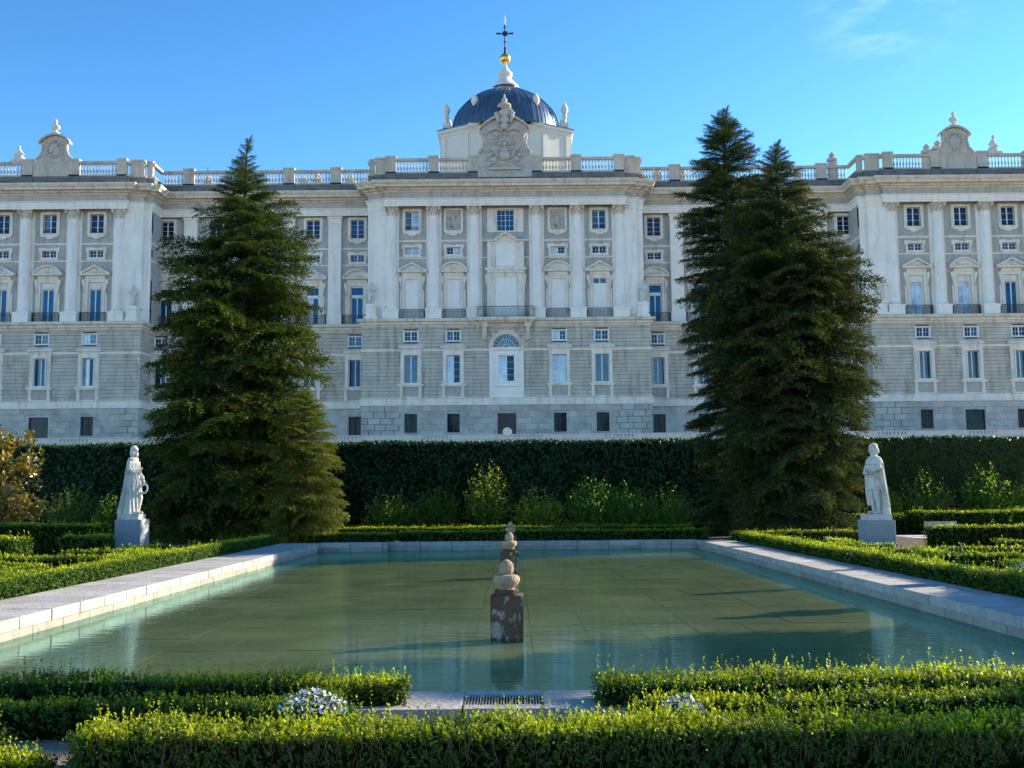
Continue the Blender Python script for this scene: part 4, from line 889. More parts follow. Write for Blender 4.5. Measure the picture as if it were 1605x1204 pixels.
def statue_cloaked():
    """bearded king, weight on one leg, cloak falling behind to the ground; faces local -y"""
    b = MB()
    robe(b, [(0,0,.02,.40,.36,.06),(.25,0,.02,.34,.30,.10),(.8,.0,.02,.31,.27,.12),(1.3,0,0,.29,.24,.09),(1.7,0,0,.25,.20,.05),(1.95,0,0,.28,.19,.05),(2.25,0,0,.33,.20,.05),(2.42,0,0,.30,.17,.03),(2.50,0,0,.12,.11,0),(2.6,0,-.01,.085,.09,0)], 11, seed=1)
    # cloak behind, sweeping out to the ground
    robe(b, [(0,.05,.50,.36,.24,.08),(.3,.05,.44,.36,.22,.10),(.9,.02,.30,.36,.18,.12),(1.5,0,.20,.34,.16,.10),(2.0,0,.12,.36,.15,.07),(2.35,0,.08,.34,.14,.03),(2.48,0,.06,.16,.10,0)], 15, seed=2)
    robe(b, [(.95,.12,-.22,.18,.14,.15),(1.4,.1,-.18,.22,.12,.16),(1.75,.05,-.12,.26,.12,.12),(2.0,0,-.08,.28,.12,.1)], 9, seed=3)   # gathered drapery
    for x in (-.16, .14): b.ball((x, -.34, .06), (.09, .19, .07), 10)
    b.tube([(.16,-.12,1.2),(.17,-.32,.72),(.15,-.22,.1)], [.15,.12,.08], 12)   # bent knee pushing the robe
    b.tube([(-.34,0,2.3),(-.44,-.06,1.95),(-.30,-.26,1.78),(-.1,-.36,1.88)], [.13,.115,.09,.065], 12); hand(b, (-.12,-.36,1.9), (.8,-.2,.3), 1.3)
    b.tube([(.34,0,2.3),(.45,.0,1.9),(.40,-.26,1.62),(.26,-.40,1.50)], [.13,.115,.09,.065], 12); hand(b, (.26,-.40,1.48), (-.3,-.4,-.8), 1.3)
    b.tube([(-.1,-.4,1.72),(.05,-.44,2.05)], [.05,.05], 10)                    # scroll
    for i in range(12):                                                        # wreath held low
        a = 2*PI*i/12; b.ball((.22+.03*math.sin(a), -.48+.17*math.cos(a), 1.12+.2*math.sin(a)), .055, 8)
    b.ball((0,0,2.42), (.36,.20,.10), 14)
    head(b, (0,-.06,2.80), 1.28, 1, 1); return b
def statue_king():
    """young king in tunic and cape, legs visible, one hand held out; faces local -y"""
    b = MB()
    for s in (-1, 1):
        b.tube([(s*.13,0,1.3),(s*.15,-.05,.85),(s*.15,0,.5),(s*.16,.02,.12)], [.16,.115,.10,.065], 14); b.ball((s*.17,-.09,.07), (.085,.19,.07), 10); b.ball((s*.155,.03,.6), (.10,.11,.18), 12)
    robe(b, [(1.02,0,0,.30,.26,.10),(1.3,0,0,.28,.24,.10),(1.62,0,0,.22,.18,.05),(1.68,0,0,.20,.165,.0),(1.95,0,0,.26,.19,.04),(2.25,0,0,.32,.19,.04),(2.40,0,0,.28,.16,.02),(2.48,0,0,.12,.11,0),(2.58,0,0,.085,.085,0)], 15, seed=5)
    robe(b, [(0,.0,.34,.40,.20,.10),(.4,0,.32,.40,.18,.13),(1.0,0,.26,.38,.16,.12),(1.6,0,.2,.38,.15,.09),(2.1,0,.13,.40,.15,.06),(2.38,0,.06,.33,.15,.03),(2.46,0,.04,.15,.1,0)], 17, seed=6)
    robe(b, [(.35,-.36,.1,.10,.20,.12),(.9,-.36,.06,.12,.22,.14),(1.5,-.34,.04,.12,.22,.12),(2.1,-.3,.03,.13,.18,.08),(2.36,-.2,.02,.14,.12,.0)], 9, seed=8)
    robe(b, [(2.1,0,.02,.44,.28,.05),(2.28,0,.02,.40,.25,.04),(2.42,0,.02,.26,.18,.0)], 12, seed=7)                                             # fur shoulder cape
    b.tube([(.34,0,2.26),(.42,-.05,1.95),(.34,-.32,1.82),(.3,-.52,1.86)], [.125,.11,.085,.06], 12); hand(b, (.3,-.52,1.86), (0,-1,.1), 1.3)
    b.tube([(-.34,0,2.26),(-.43,-.06,1.9),(-.28,-.26,1.72),(-.08,-.3,1.72)], [.125,.11,.085,.06], 12); hand(b, (-.1,-.3,1.72), (1,-.1,0), 1.2)
    b.tube([(.26,-.12,1.6),(.32,.1,1.0),(.36,.3,.45)], [.03,.028,.022], 8)      # sword
    b.ball((0,-.2,1.62), (.12,.05,.05), 8)
    head(b, (0,-.03,2.78), 1.28, 1, 0)
    for s in (-1, 1): b.ball((s*.16,.03,2.66), (.08,.13,.17), 10)
    return b
def plinth(parent, m, h, w_, fw_=None):
    b = MB().box(-w_/2, w_/2, -w_/2, w_/2, .12, h); b.box(-w_/2-.06, w_/2+.06, -w_/2-.06, w_/2+.06, -.1, .12)
    me = b.mesh('plinth', m); bm = bmesh.new(); bm.from_mesh(me); bmesh.ops.bevel(bm, geom=bm.edges[:], offset=.012, segments=1, affect='EDGES'); bm.to_mesh(me); bm.free()
    return link('plinth', me, parent)
stL = thing('statue', 'white stone bearded king in long cloak on blue grey plinth, left of the pool', 'statue', (-16.55, 47.2, 0))
plinth(stL, PLIN, 1.30, 1.12)
MB().box(-.50, .42, -.45, .45, 1.30, 1.52).build('base_slab', MARB, stL)
fuse(statue_cloaked(), 'figure', MARB, .017, stL, (-.02, 0, 1.52), rotz=math.radians(74)).scale = (.86, .92, .985)
stR = thing('statue', 'white stone young king with bobbed hair and cape on grey plinth, right of the pool', 'statue', (14.9, 44.6, 0))
plinth(stR, PLINR, 1.06, 1.16)
MB().box(-.50, .50, -.45, .45, 1.06, 1.30).build('base_slab', MARB, stR)
fuse(statue_king(), 'figure', MARB, .017, stR, (0, 0, 1.30), rotz=math.radians(-72)).scale = (1, 1, .97)
# statues on the facade ledge
k1 = None
figA = fuse(statue_cloaked(), 'figure', MARB, .06); figB = fuse(statue_king(), 'figure', MARB, .06)
C.objects.unlink(figA); C.objects.unlink(figB)
ped = MB().box(-.85, .85, -.7, .7, 25.44, 25.75).box(-.65, .65, -.55, .55, 25.75, 27.0).box(-.8, .8, -.65, .65, 27.0, 27.2).box(-.6, .6, -.5, .5, 27.2, 27.45).mesh('pedestal', LIMEC)
for x, m_, rz, lab in ((-17.75, figB.data, .3, 'left corner of the central block'), (18.05, figA.data, -.3, 'right corner of the central block'), (-49.2, figA.data, .2, 'inner corner of the left pavilion'), (49.4, figB.data, -.3, 'inner corner of the right pavilion')):
    t_ = thing('statue', 'pale stone king statue on the facade ledge, '+lab, 'statue', (x-.7, 140.2, 0), group='statues on the palace ledge')
    link('pedestal', ped, t_); link('figure', m_, t_, (0, 0, 27.45), rotz=rz, scale=(1.05, 1.05, .98))
sb = MB().ball((0,0,.35), (.75,.5,.4), 12).ball((0,0,1.0), (.42,.32,.6), 12).ball((-.05,-.1,1.85), (.22,.24,.28), 12).tube([(.2,0,1.3),(.6,-.1,.9),(.3,-.3,.7)], [.14,.12,.1]).tube([(-.2,0,1.3),(-.5,-.1,.9),(-.9,0,.3)], [.14,.12,.1]).box(-1.1, 1.1, -.5, .5, -.2, .1)
sbo = fuse(sb, 'roof_statue', MARB, .07, None, (-65.9, 140.9, 47.5)); tag(sbo, 'small seated stone figure on the roof balustrade at the far left', 'statue', 'seated roof figures')
o = link('roof_statue', sbo.data, None, (64.9, 140.9, 47.5), scale=(-1, 1, 1.15)); tag(o, 'small seated stone figure on the roof balustrade at the far right', 'statue', 'seated roof figures')

# ------------------------------------------------------------------ hedges
def hedge(label, x0, x1, y0, y1, z1, leaf=.028, dens=500, per=9, m=BOX, cat='hedge', group=None, shoot=.12, z0=0.0, rot=0, rounded=0, tipk=1.0, seed=None, faces='tfblr', tall=.08):
    """clipped hedge: shaded inner mass wrapped in leafy shoots"""
    rng = np.random.default_rng(seed if seed is not None else RNG.integers(1e9))
    cx, cy = (x0+x1)/2, (y0+y1)/2; hx, hy = (x1-x0)/2, (y1-y0)/2; H = z1-z0
    A = {'t': 4*hx*hy, 'f': 2*hx*H, 'b': 2*hx*H, 'l': 2*hy*H, 'r': 2*hy*H}; P, Nn = [], []
    for f in faces:
        n = max(1, int(A[f]*dens*(1.15 if f == 't' else 1))); u = rng.uniform(-1, 1, n); v = rng.uniform(0, 1, n)
        o1 = np.ones(n); ze = np.zeros(n)
        if f == 't': P.append(np.stack([u*hx, (v*2-1)*hy, o1*H], 1)); Nn.append(np.stack([ze, ze, o1], 1))
        if f == 'f': P.append(np.stack([u*hx, -hy*o1, v*H], 1)); Nn.append(np.stack([ze, -o1, ze], 1))
        if f == 'b': P.append(np.stack([u*hx, hy*o1, v*H], 1)); Nn.append(np.stack([ze, o1, ze], 1))
        if f == 'l': P.append(np.stack([-hx*o1, u*hy, v*H], 1)); Nn.append(np.stack([-o1, ze, ze], 1))
        if f == 'r': P.append(np.stack([hx*o1, u*hy, v*H], 1)); Nn.append(np.stack([o1, ze, ze], 1))
    P = np.concatenate(P); Nn = np.concatenate(Nn)
    # uneven clipping: low-frequency swelling of the surface
    k1_, k2_ = rng.uniform(1.2, 2.6, 2); sw = (np.sin(P[:, 0]*k1_*.5+P[:, 1]*.7+2)*.9+np.sin(P[:, 0]*k1_*2+rng.uniform(0, 6))*np.sin(P[:, 1]*k2_*2+1)+.6*np.sin(P[:, 0]*7.3+P[:, 1]*5.1))*.02*min(2.4, max(1, H/.6))
    P = P+Nn*sw[:, None]
    if rounded: 
        e = np.clip((np.abs(P[:, 0])/hx), 0, 1)**4; e2 = np.clip((np.abs(P[:, 1])/hy), 0, 1)**4; P[:, 2] -= (np.maximum(e, e2))*rounded*H*(P[:, 2]/H)
    n = len(P)
    S_ = Nn*1.0+rot_rand(n, .55, rng); S_[:, 2] += .75; S_ /= np.linalg.norm(S_, axis=1, keepdims=True)
    sl_ = shoot*rng.uniform(.5, 1.15, n)
    longs = (rng.random(n) < tall)&(Nn[:, 2] > .5); sl_[longs] *= rng.uniform(1.25, 1.75, longs.sum()); S_[longs] = S_[longs]*.3+np.array([0, 0, 1])
    base = P-Nn*shoot*.45-np.array([0, 0, shoot*.25])
    T = np.tile(np.linspace(.15, 1, per), n); I = np.repeat(np.arange(n), per)
    pos = base[I]+S_[I]*(sl_[I]*T)[:, None]
    dirs = S_[I]*.55+rot_rand(n*per, .9, rng); L_ = leaf*rng.uniform(.75, 1.25, n*per)
    V = leaves(pos, dirs, S_[I]+rot_rand(n*per, .4, rng), L_, L_*.62)
    expo = (Nn[I, 2] > .5)*.72+.10; tip = np.clip((T-.35)*1.5, 0, 1)*expo*tipk*rng.uniform(.5, 1.3, n*per)  # sunlight painted in: top shoots coloured yellow, side faces kept dark
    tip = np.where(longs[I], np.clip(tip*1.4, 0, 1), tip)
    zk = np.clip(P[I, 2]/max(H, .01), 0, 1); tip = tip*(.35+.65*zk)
    V = V.reshape(-1, 3); V[:, 2] = np.maximum(V[:, 2], .005-z0); V += np.array([0, 0, z0])
    nl = n*per; Q = np.arange(nl*4).reshape(-1, 4)
    # inner mass
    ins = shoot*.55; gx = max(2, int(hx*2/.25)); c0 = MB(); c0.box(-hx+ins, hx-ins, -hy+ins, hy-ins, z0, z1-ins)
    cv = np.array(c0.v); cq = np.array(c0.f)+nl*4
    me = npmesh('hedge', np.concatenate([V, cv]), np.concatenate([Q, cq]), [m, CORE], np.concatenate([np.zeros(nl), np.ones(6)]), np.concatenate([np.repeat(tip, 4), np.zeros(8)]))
    o = link('hedge', me, None, (cx, cy, 0), rotz=rot); tag(o, label, cat, group); return o

G_FG = 'clipped box hedges at the near end of the pool'
hedge('long leafy box hedge across the very foreground at the bottom of the picture', -3.45, 6.2, 8.62, 9.30, .315, leaf=.031, dens=620, per=10, shoot=.13, tall=.10, group=G_FG, faces='tflr')
hedge('dark shaded box hedge left of the drain grate along the near pool edge', -7.2, -1.05, 10.62, 11.2, .38, leaf=.03, dens=520, per=8, shoot=.11, group=G_FG, tall=.12, faces='tfr')
hedge('sunlit box hedge right of the drain grate along the near pool edge', .82, 7.4, 10.5, 11.1, .38, leaf=.03, dens=520, per=8, shoot=.11, group=G_FG, tall=.12, faces='tfl')
hedge('second dark box hedge on the left, parallel to the pool edge hedge', -6.8, -1.75, 9.95, 10.32, .30, leaf=.03, dens=480, per=8, shoot=.10, group=G_FG, tall=.04)
hedge('low box hedge on the right behind the foreground hedge', 2.35, 7.0, 9.85, 10.2, .33, leaf=.03, dens=480, per=8, shoot=.10, group=G_FG, tall=.04)
hedge('rounded box bush with rusty brown leaves, right behind the foreground hedge', 1.62, 2.3, 9.7, 10.15, .33, leaf=.03, dens=520, per=8, shoot=.10, rounded=.3, group=G_FG)
hedge('rounded yellow tipped box bush beside the small white flower patch', 1.0, 1.75, 9.5, 9.85, .37, leaf=.03, dens=560, per=8, shoot=.10, rounded=.35, tipk=1.5, group=G_FG)
hedge('small box bush at the end of the left dark hedge', -2.3, -1.9, 9.62, 9.95, .36, leaf=.03, dens=560, per=8, shoot=.13, rounded=.3, group=G_FG)
hedge('upright box sprout beside the white flowers at left', -1.72, -1.5, 9.85, 10.1, .42, leaf=.032, dens=500, per=9, shoot=.16, rounded=.4, group=G_FG)
hedge('yellow green low bush at the bottom left corner beside the gravel', -4.45, -3.72, 8.45, 8.95, .14, leaf=.03, dens=700, per=8, shoot=.10, rounded=.4, tipk=1.6, group=G_FG)
hedge('bare stemmed yellow bush at the left picture edge beside the gravel', -4.9, -4.28, 8.9, 9.35, .36, leaf=.032, dens=360, per=8, shoot=.18, rounded=.4, tipk=1.6, group=G_FG)

fgh = [o for o in S.objects if (o.get('label') or '').startswith('long leafy box')][0]
tw = MB(); rt_ = random.Random(3)
for i in range(420):
    x = rt_.uniform(-4.75, 4.75); z = rt_.uniform(.0, .2); y = -.34-rt_.uniform(0, .03); tw.tube([(x, y+.03, z), (x+rt_.uniform(-.03,.03), y-.02, z+.08), (x+rt_.uniform(-.06,.06), y-.03, z+rt_.uniform(.12,.2))], [.0028, .0022, .0012], 3)
tw.build('stem', TWIG, fgh, kind='stuff')
# long hedges beside the copings
G_L = 'low box hedges of the left parterre'; G_R = 'low box hedges of the right parterre'
fk = dict(leaf=.065, dens=115, per=6, shoot=.13, m=BOXF, tall=.05)
for i, (ya, yb) in enumerate(((16, 25), (25.02, 36))): pass
hedge('long sunlit box hedge running beside the left pool coping', -11.05, -10.42, 16.5, 47.5, .52, leaf=.05, dens=200, per=6, shoot=.13, m=BOXF, tall=.06, group='long hedges beside the pool', faces='tfr')
hedge('long box hedge running beside the right pool coping', 9.68, 10.35, 14.5, 46.5, .50, leaf=.05, dens=200, per=6, shoot=.13, m=BOXF, tall=.06, group='long hedges beside the pool', faces='tfl')
for y, x0, x1, h, lab in ((20.6,-16.5,-11.1,.5,'front cross hedge of the left parterre, cut by the picture edge'),(25.0,-16.8,-11.1,.5,'second cross hedge of the left parterre, dark face to the viewer'),(28.6,-16.8,-12.6,.5,'third cross hedge of the left parterre, behind the dark faced one'),(31.8,-15.6,-11.1,.48,'middle cross hedge of the left parterre'),(35.6,-14.8,-11.1,.48,'cross hedge of the left parterre just before the taller blocks'),(40.9,-15.0,-11.1,.34,'low cross hedge at the back of the left parterre')):
    hedge(lab, x0, x1, y, y+.5, h, group=G_L, faces='tfr', **fk)
for x, y0, y1, lab in ((-13.4,20.9,24.9,'short lengthwise hedge in the nearest left parterre square'),(-12.5,25.6,28.4,'short lengthwise hedge between second and third left cross hedges'),(-12.2,32.4,35.4,'short lengthwise hedge in the middle of the left parterre'),(-13.2,36.2,40.4,'short lengthwise hedge far back in the left parterre')):
    hedge(lab, x, x+.5, y0, y1, .47, group=G_L, faces='tfr', **fk)
hedge('knee high hedge block with sunlit end at the left picture edge', -18.5, -15.2, 33.2, 34.4, .98, group='taller clipped hedge blocks', faces='tflr', **fk)
hedge('dark fronted middle hedge block right of the sunlit one on the left', -15.9, -14.2, 38.0, 39.0, .86, group='taller clipped hedge blocks', faces='tflr', **fk)
hedge('small square hedge block beside the left statue plinth', -16.85, -15.9, 42.6, 43.4, .72, group='taller clipped hedge blocks', faces='tflr', **fk)
hedge('tall flat topped hedge block behind the left parterre with sunlit right end', -24, -16.7, 43.4, 45.2, 1.15, group='taller clipped hedge blocks', faces='tflr', **fk)
for y, x0, x1, h, lab in ((19.8,10.4,17,.46,'front cross hedge of the right parterre, cut by the picture edge'),(23.0,10.4,18,.46,'second cross hedge of the right parterre'),(26.2,11.8,17.5,.46,'third cross hedge of the right parterre beside the white flowers'),(29.5,10.4,16,.46,'middle cross hedge of the right parterre'),(33,10.4,17,.46,'cross hedge of the right parterre before the statue'),(37,10.4,13.0,.4,'narrow cross hedge far back in the right parterre'),(37.4,16.6,19,.46,'short cross hedge right of the right statue')):
    hedge(lab, x0, x1, y, y+.5, h, group=G_R, faces='tfl', **fk)
for x, y0, y1, lab in ((12.6,20.3,22.9,'short lengthwise hedge in the nearest right parterre square'),(13.6,26.8,29.4,'short lengthwise hedge in the middle of the right parterre'),(11.9,30.1,32.9,'short lengthwise hedge left of the middle of the right parterre'),(11.6,37.6,40.9,'short lengthwise hedge left of the right statue')):
    hedge(lab, x, x+.5, y0, y1, .45, group=G_R, faces='tfl', **fk)
hedge('waist high dark hedge block right of the right statue plinth', 15.9, 27, 41.2, 42.1, .86, group='taller clipped hedge blocks', faces='tflr', **fk)
hedge('tall flat topped hedge block behind the stone bench on the right', 20.9, 34, 56.2, 57.6, 1.15, group='taller clipped hedge blocks', faces='tflr', **fk)
hedge('end block of the tall hedge at the right picture edge', 23.6, 27, 50.5, 51.5, 1.25, group='taller clipped hedge blocks', faces='tflr', **fk)
hedge('dark short hedge block between the right statue and the tall hedge', 17.6, 20.6, 57, 58, 1.0, group='taller clipped hedge blocks', faces='tflr', **fk)
# beyond the far edge
G_F = 'low hedges beyond the far pool edge'
hedge('low hedge directly behind the far pool edge', -5.4, 9.2, 51.2, 51.9, .52, group=G_F, faces='tflr', **fk)
hedge('second low hedge row behind the far pool edge', -10.4, 9.0, 54.5, 55.2, .62, group=G_F, faces='tflr', **fk)
hedge('third dim hedge row at the foot of the tall hedge', -9.5, 14, 59.0, 59.7, .6, group=G_F, faces='tflr', **fk)
hedge('short sunlit hedge at the far left corner of the pool', -9.6, -5.5, 50.2, 50.9, .48, group=G_F, faces='tflr', **fk)
hedge('low hedge in front of the right firs at the far right pool corner', 9.6, 16, 47.5, 48.2, .5, group=G_F, faces='tflr', **fk)
# great hedge
hedge('tall clipped dark green hedge across the whole background below the palace', -32, 34, 61.5, 63.6, 5.22, leaf=.15, dens=44, per=5, shoot=.17, m=TALLH, tall=.0, faces='tf')

# ------------------------------------------------------------------ shrubs
def shrub(label, x, y, h, r, m=SHRUB, n=150, leaf=.11, name='shrub', group=None, tipk=1, per=16, cat='shrub'):
    rng = np.random.default_rng(RNG.integers(1e9)); t = thing(name, label, cat, (x, y, 0), group=group)
    st = MB(); az = rng.uniform(0, 2*PI, n); rad = r*np.sqrt(rng.uniform(0, 1, n)); hh = h*(1-.45*(rad/r)**2)*rng.uniform(.45, 1.05, n)
    top = np.stack([rad*np.cos(az), rad*np.sin(az), hh], 1); bs = np.stack([rad*.25*np.cos(az), rad*.25*np.sin(az), np.zeros(n)], 1)
    for i in range(0, n, max(1, n//14)): st.tube([bs[i], (bs[i]*.4+top[i]*.6)+np.array([0,0,.1]), top[i]], [.035,.025,.008], 5)
    st.build('stem', TWIG, t)
    T = np.tile(np.linspace(.25, 1, per), n); I = np.repeat(np.arange(n), per); pos = bs[I]+(top-bs)[I]*T[:, None]+rot_rand(n*per, .07, rng)
    d = rot_rand(n*per, 1, rng)+np.array([0, 0, .45]); L_ = leaf*rng.uniform(.7, 1.4, n*per)
    V = leaves(pos, d, rot_rand(n*per, 1, rng), L_, L_*.42).reshape(-1, 3); V[:, 2] = np.maximum(V[:, 2], .01)
    link('foliage', npmesh('foliage', V, np.arange(len(V)).reshape(-1, 4), m, None, np.repeat(np.clip((T-.6)*2, 0, 1)*tipk*rng.uniform(.1, 1, n*per), 4)), t)
    return t
G_S = 'loose shrubs in front of the tall hedge'
for x, y, h, r, lab in ((-24.3,59.5,3.0,1.5,'yellow green shrub against the tall hedge at far left'),(-21.8,59.6,2.5,1.4,'dark shrub between the far left shrub and the left statue'),(-6.6,60,2.4,1.6,'low dim shrub left of centre below the tall hedge'),(-3.9,60,3.0,1.5,'leafy shrub left of the pool pillars, below the tall hedge'),(-1.4,60,3.7,1.3,'tallest sprouting shrub directly behind the pool pillars'),(1.2,60,2.9,1.4,'shrub just right of the pool pillars below the hedge'),(3.9,60,3.5,1.6,'bushy yellow tipped shrub right of the pool pillars'),(6.7,60,2.7,1.5,'shrub between the yellow tipped one and the right firs'),(9.0,60,2.6,1.4,'shrub in shade beside the right firs'),(20.5,59.8,2.6,1.5,'dim shrub right of the right statue'),(23.0,59.8,3.3,1.6,'sprouting shrub behind the stone bench'),(25.7,59.8,3.6,1.6,'tall sprouting shrub near the right picture edge'),(28.2,59.8,3.6,1.6,'shrub at the right picture edge before the hedge')):
    shrub(lab, x+random.uniform(-.5, .5), y-random.uniform(0, .9), h*random.uniform(.9, 1.1), r*random.uniform(.8, 1.2), group=G_S, n=300, leaf=random.choice((.12, .15, .18)), tipk=random.choice((.6, 1, 2)))
shrub('small reddish brown maple at the right picture edge', 23.9, 47.5, 3.9, 1.5, MAPLE, 90, .13, 'red_maple', tipk=.4, cat='tree')

# magnolia at the left edge
t = thing('magnolia_tree', 'magnolia with bronze and olive leaves at the left picture edge', 'tree', (-19.5, 40.2, 0))
b = MB().tube([(0,0,0),(.1,0,1.4),(0,.1,3.0),(.1,0,4.4)], [.16,.13,.09,.04], 8)
tips = []
for i in range(70):
    z0 = random.uniform(1.2, 4.3); a = random.uniform(0, 2*PI); l = random.uniform(.8, 2.35)*(1.0 if z0 < 3.6 else .7); p = Vector((0,0,z0)); q = p+Vector((math.cos(a)*l, math.sin(a)*l, random.uniform(-.2,.8)))
    b.tube([p, (p+q)/2+Vector((0,0,.12)), q], [.045,.03,.012], 5)
    for k in range(9): s_ = random.uniform(.4, 1.05); tips.append(p+(q-p)*s_+Vector((random.uniform(-.3,.3), random.uniform(-.3,.3), random.uniform(-.15,.25))))
b.build('trunk', BARK, t, smooth=True)
rng = np.random.default_rng(5); n = len(tips)*14; tp = np.repeat(np.array([list(v) for v in tips]), 14, 0)+rot_rand(n, .15, rng)
d = rot_rand(n, 1, rng)+np.array([0,0,.5]); L_ = rng.uniform(.14, .24, n); V = leaves(tp, d, rot_rand(n, 1, rng), L_, L_*.5).reshape(-1, 3)
link('foliage', npmesh('foliage', V, np.arange(len(V)).reshape(-1, 4), MAGN, None, np.repeat(rng.uniform(0, .6, n), 4)), t)

# white flowers
def flowers(label, x, y, z, rx, ry, n):
    rng = np.random.default_rng(int(abs(x)*100)); t = thing('flower_clump', label, 'flowers', (x, y, 0), group='clumps of white flowers')
    vs = []; ce = rng.uniform(-1, 1, (n, 2)); ce = ce[(ce**2).sum(1) < 1]; n = len(ce)
    c3 = np.stack([ce[:, 0]*rx, ce[:, 1]*ry, (z+.03)*(1-.28*(ce**2).sum(1))+rng.uniform(-.05, .03, n)], 1)
    fn = rot_rand(n, 1, rng)+np.array([0, -.5, .9]); fn /= np.linalg.norm(fn, axis=1, keepdims=True)
    e1 = np.cross(fn, np.array([1., .1, 0])); e1 /= np.linalg.norm(e1, axis=1, keepdims=True); e2 = np.cross(fn, e1); sz = rng.uniform(.016, .030, n)
    for k in range(5):
        a = (rng.uniform(0, .4, n)+k*2*PI/5)[:, None]; d = np.cos(a)*e1+np.sin(a)*e2+.25*fn; vs.append(leaves(c3, d, fn, sz, sz*.8))
    V = np.concatenate(vs).reshape(-1, 3); link('petals', npmesh('petals', V, np.arange(len(V)).reshape(-1, 4), PETAL), t)
    m_ = n*14; I = rng.integers(0, n, m_); pos = c3[I]*np.stack([np.ones(m_), np.ones(m_), rng.uniform(.1, 1.08, m_)], 1)+rot_rand(m_, .02, rng); L_ = rng.uniform(.03, .05, m_)
    V = leaves(pos, rot_rand(m_, 1, rng)+np.array([0,0,.5]), rot_rand(m_, 1, rng), L_, L_*.35).reshape(-1, 3); link('foliage', npmesh('foliage', V, np.arange(len(V)).reshape(-1, 4), BOX, None, np.zeros(len(V))), t)
flowers('larger clump of white flowers behind the foreground hedge, left of the drain', -1.76, 9.62, .43, .30, .22, 420)
flowers('small clump of white flowers behind the foreground hedge, right of the drain', 1.42, 9.42, .41, .18, .10, 130)
flowers('patch of white flowers among the right parterre hedges', 12.2, 25.2, .5, .8, .35, 260)

# stone bench
t = thing('stone_bench', 'small pale stone bench in front of the tall hedge on the right', 'bench', (21.3, 54.0, 0))
MB().box(-.8, .8, -.25, .25, .40, .50).build('seat', BENCH, t); MB().box(-.8, .8, .18, .26, .502, .72).build('backrest', BENCH, t)
for s in (-1, 1): MB().box(s*.6-.09, s*.6+.09, -.2, .2, 0, .398).build('leg', BENCH, t)
sheet('garden_path', [(19.2, 34, 51.9, 56.0)], .012, TERR)

# ------------------------------------------------------------------ conifers
def bough_mesh(seed, m, pairs=24, npb=15, wide=.40, leaf=.042):
    """one flat drooping bough of unit length along +x: stem, side branchlets, needle sprays"""
    rng = np.random.default_rng(seed); P, D, Ln, Tp = [], [], [], []
    cx = lambda t: np.stack([t, .03*np.sin(t*5+seed), -.20*t**2+.10*np.maximum(t-.7, 0)], -1)
    for i in range(pairs):
        t = .10+.90*(i/(pairs-1))**.9; w_ = wide*(np.sin(PI*min(1, t**.75*.97))**.8)*rng.uniform(.65, 1.1)+.05
        for sgn in (-1, 1):
            o = cx(np.array(t)); ang = math.radians(rng.uniform(42, 68)); dx, dy = math.cos(ang), sgn*math.sin(ang); dz = rng.uniform(-.30, .12)
            k = max(4, int(npb*w_/wide)); u = np.linspace(.05, 1, k)
            pts = o+np.stack([dx*u*w_, dy*u*w_, dz*u*w_-.28*w_*u**2], 1)
            for rep in range(4):
                p = pts+rng.normal(size=(k, 3))*[.010, .010, .012]
                d = np.array([dx*.9, dy*.9, -.15])+rng.normal(size=(k, 3))*[.55, .55, .42]
                P.append(p); D.append(d); Ln.append(leaf*rng.uniform(.65, 1.3, k)); Tp.append(np.clip(u*.6+t*.5-.45, 0, 1)*rng.uniform(.2, 1, k))  # outer needles coloured golden to stand for sunlit edges
    t = rng.uniform(.05, 1, 110); P.append(cx(t)+rng.normal(size=(110, 3))*.012); D.append(np.array([.8, 0, .2])+rng.normal(size=(110, 3))*.6); Ln.append(leaf*rng.uniform(.8, 1.4, 110)); Tp.append(np.clip(t-.5, 0, 1))
    P, D, Ln, Tp = map(np.concatenate, (P, D, Ln, Tp)); n = len(P)
    V = leaves(P, D, np.array([0, 0, 1.])+rng.normal(size=(n, 3))*.7, Ln, Ln*.30).reshape(-1, 3)
    st = MB(); st.tube([tuple(cx(np.array(q))) for q in (0, .35, .7, .98)], [.011, .009, .005, .002], 4)
    for i in range(0, pairs, 2):
        t = .10+.90*(i/(pairs-1))**.9; o = cx(np.array(t))
        for sgn in (-1, 1): st.tube([tuple(o), (o[0]+.5*wide*.5, o[1]+sgn*wide*.45, o[2]-.04)], [.003, .001], 3)
    sv = np.array([list(v) for v in st.v]); sq = [f for f in st.f if len(f) == 4]; tri = [f for f in st.f if len(f) == 3]
    q = np.concatenate([np.arange(n*4).reshape(-1, 4), np.array(sq)+n*4])
    return npmesh('bough', np.concatenate([V, sv]), q, [m, BARK], np.concatenate([np.zeros(n), np.ones(len(sq))]), np.concatenate([np.repeat(Tp, 4), np.zeros(len(sv))]))
_bm = {}
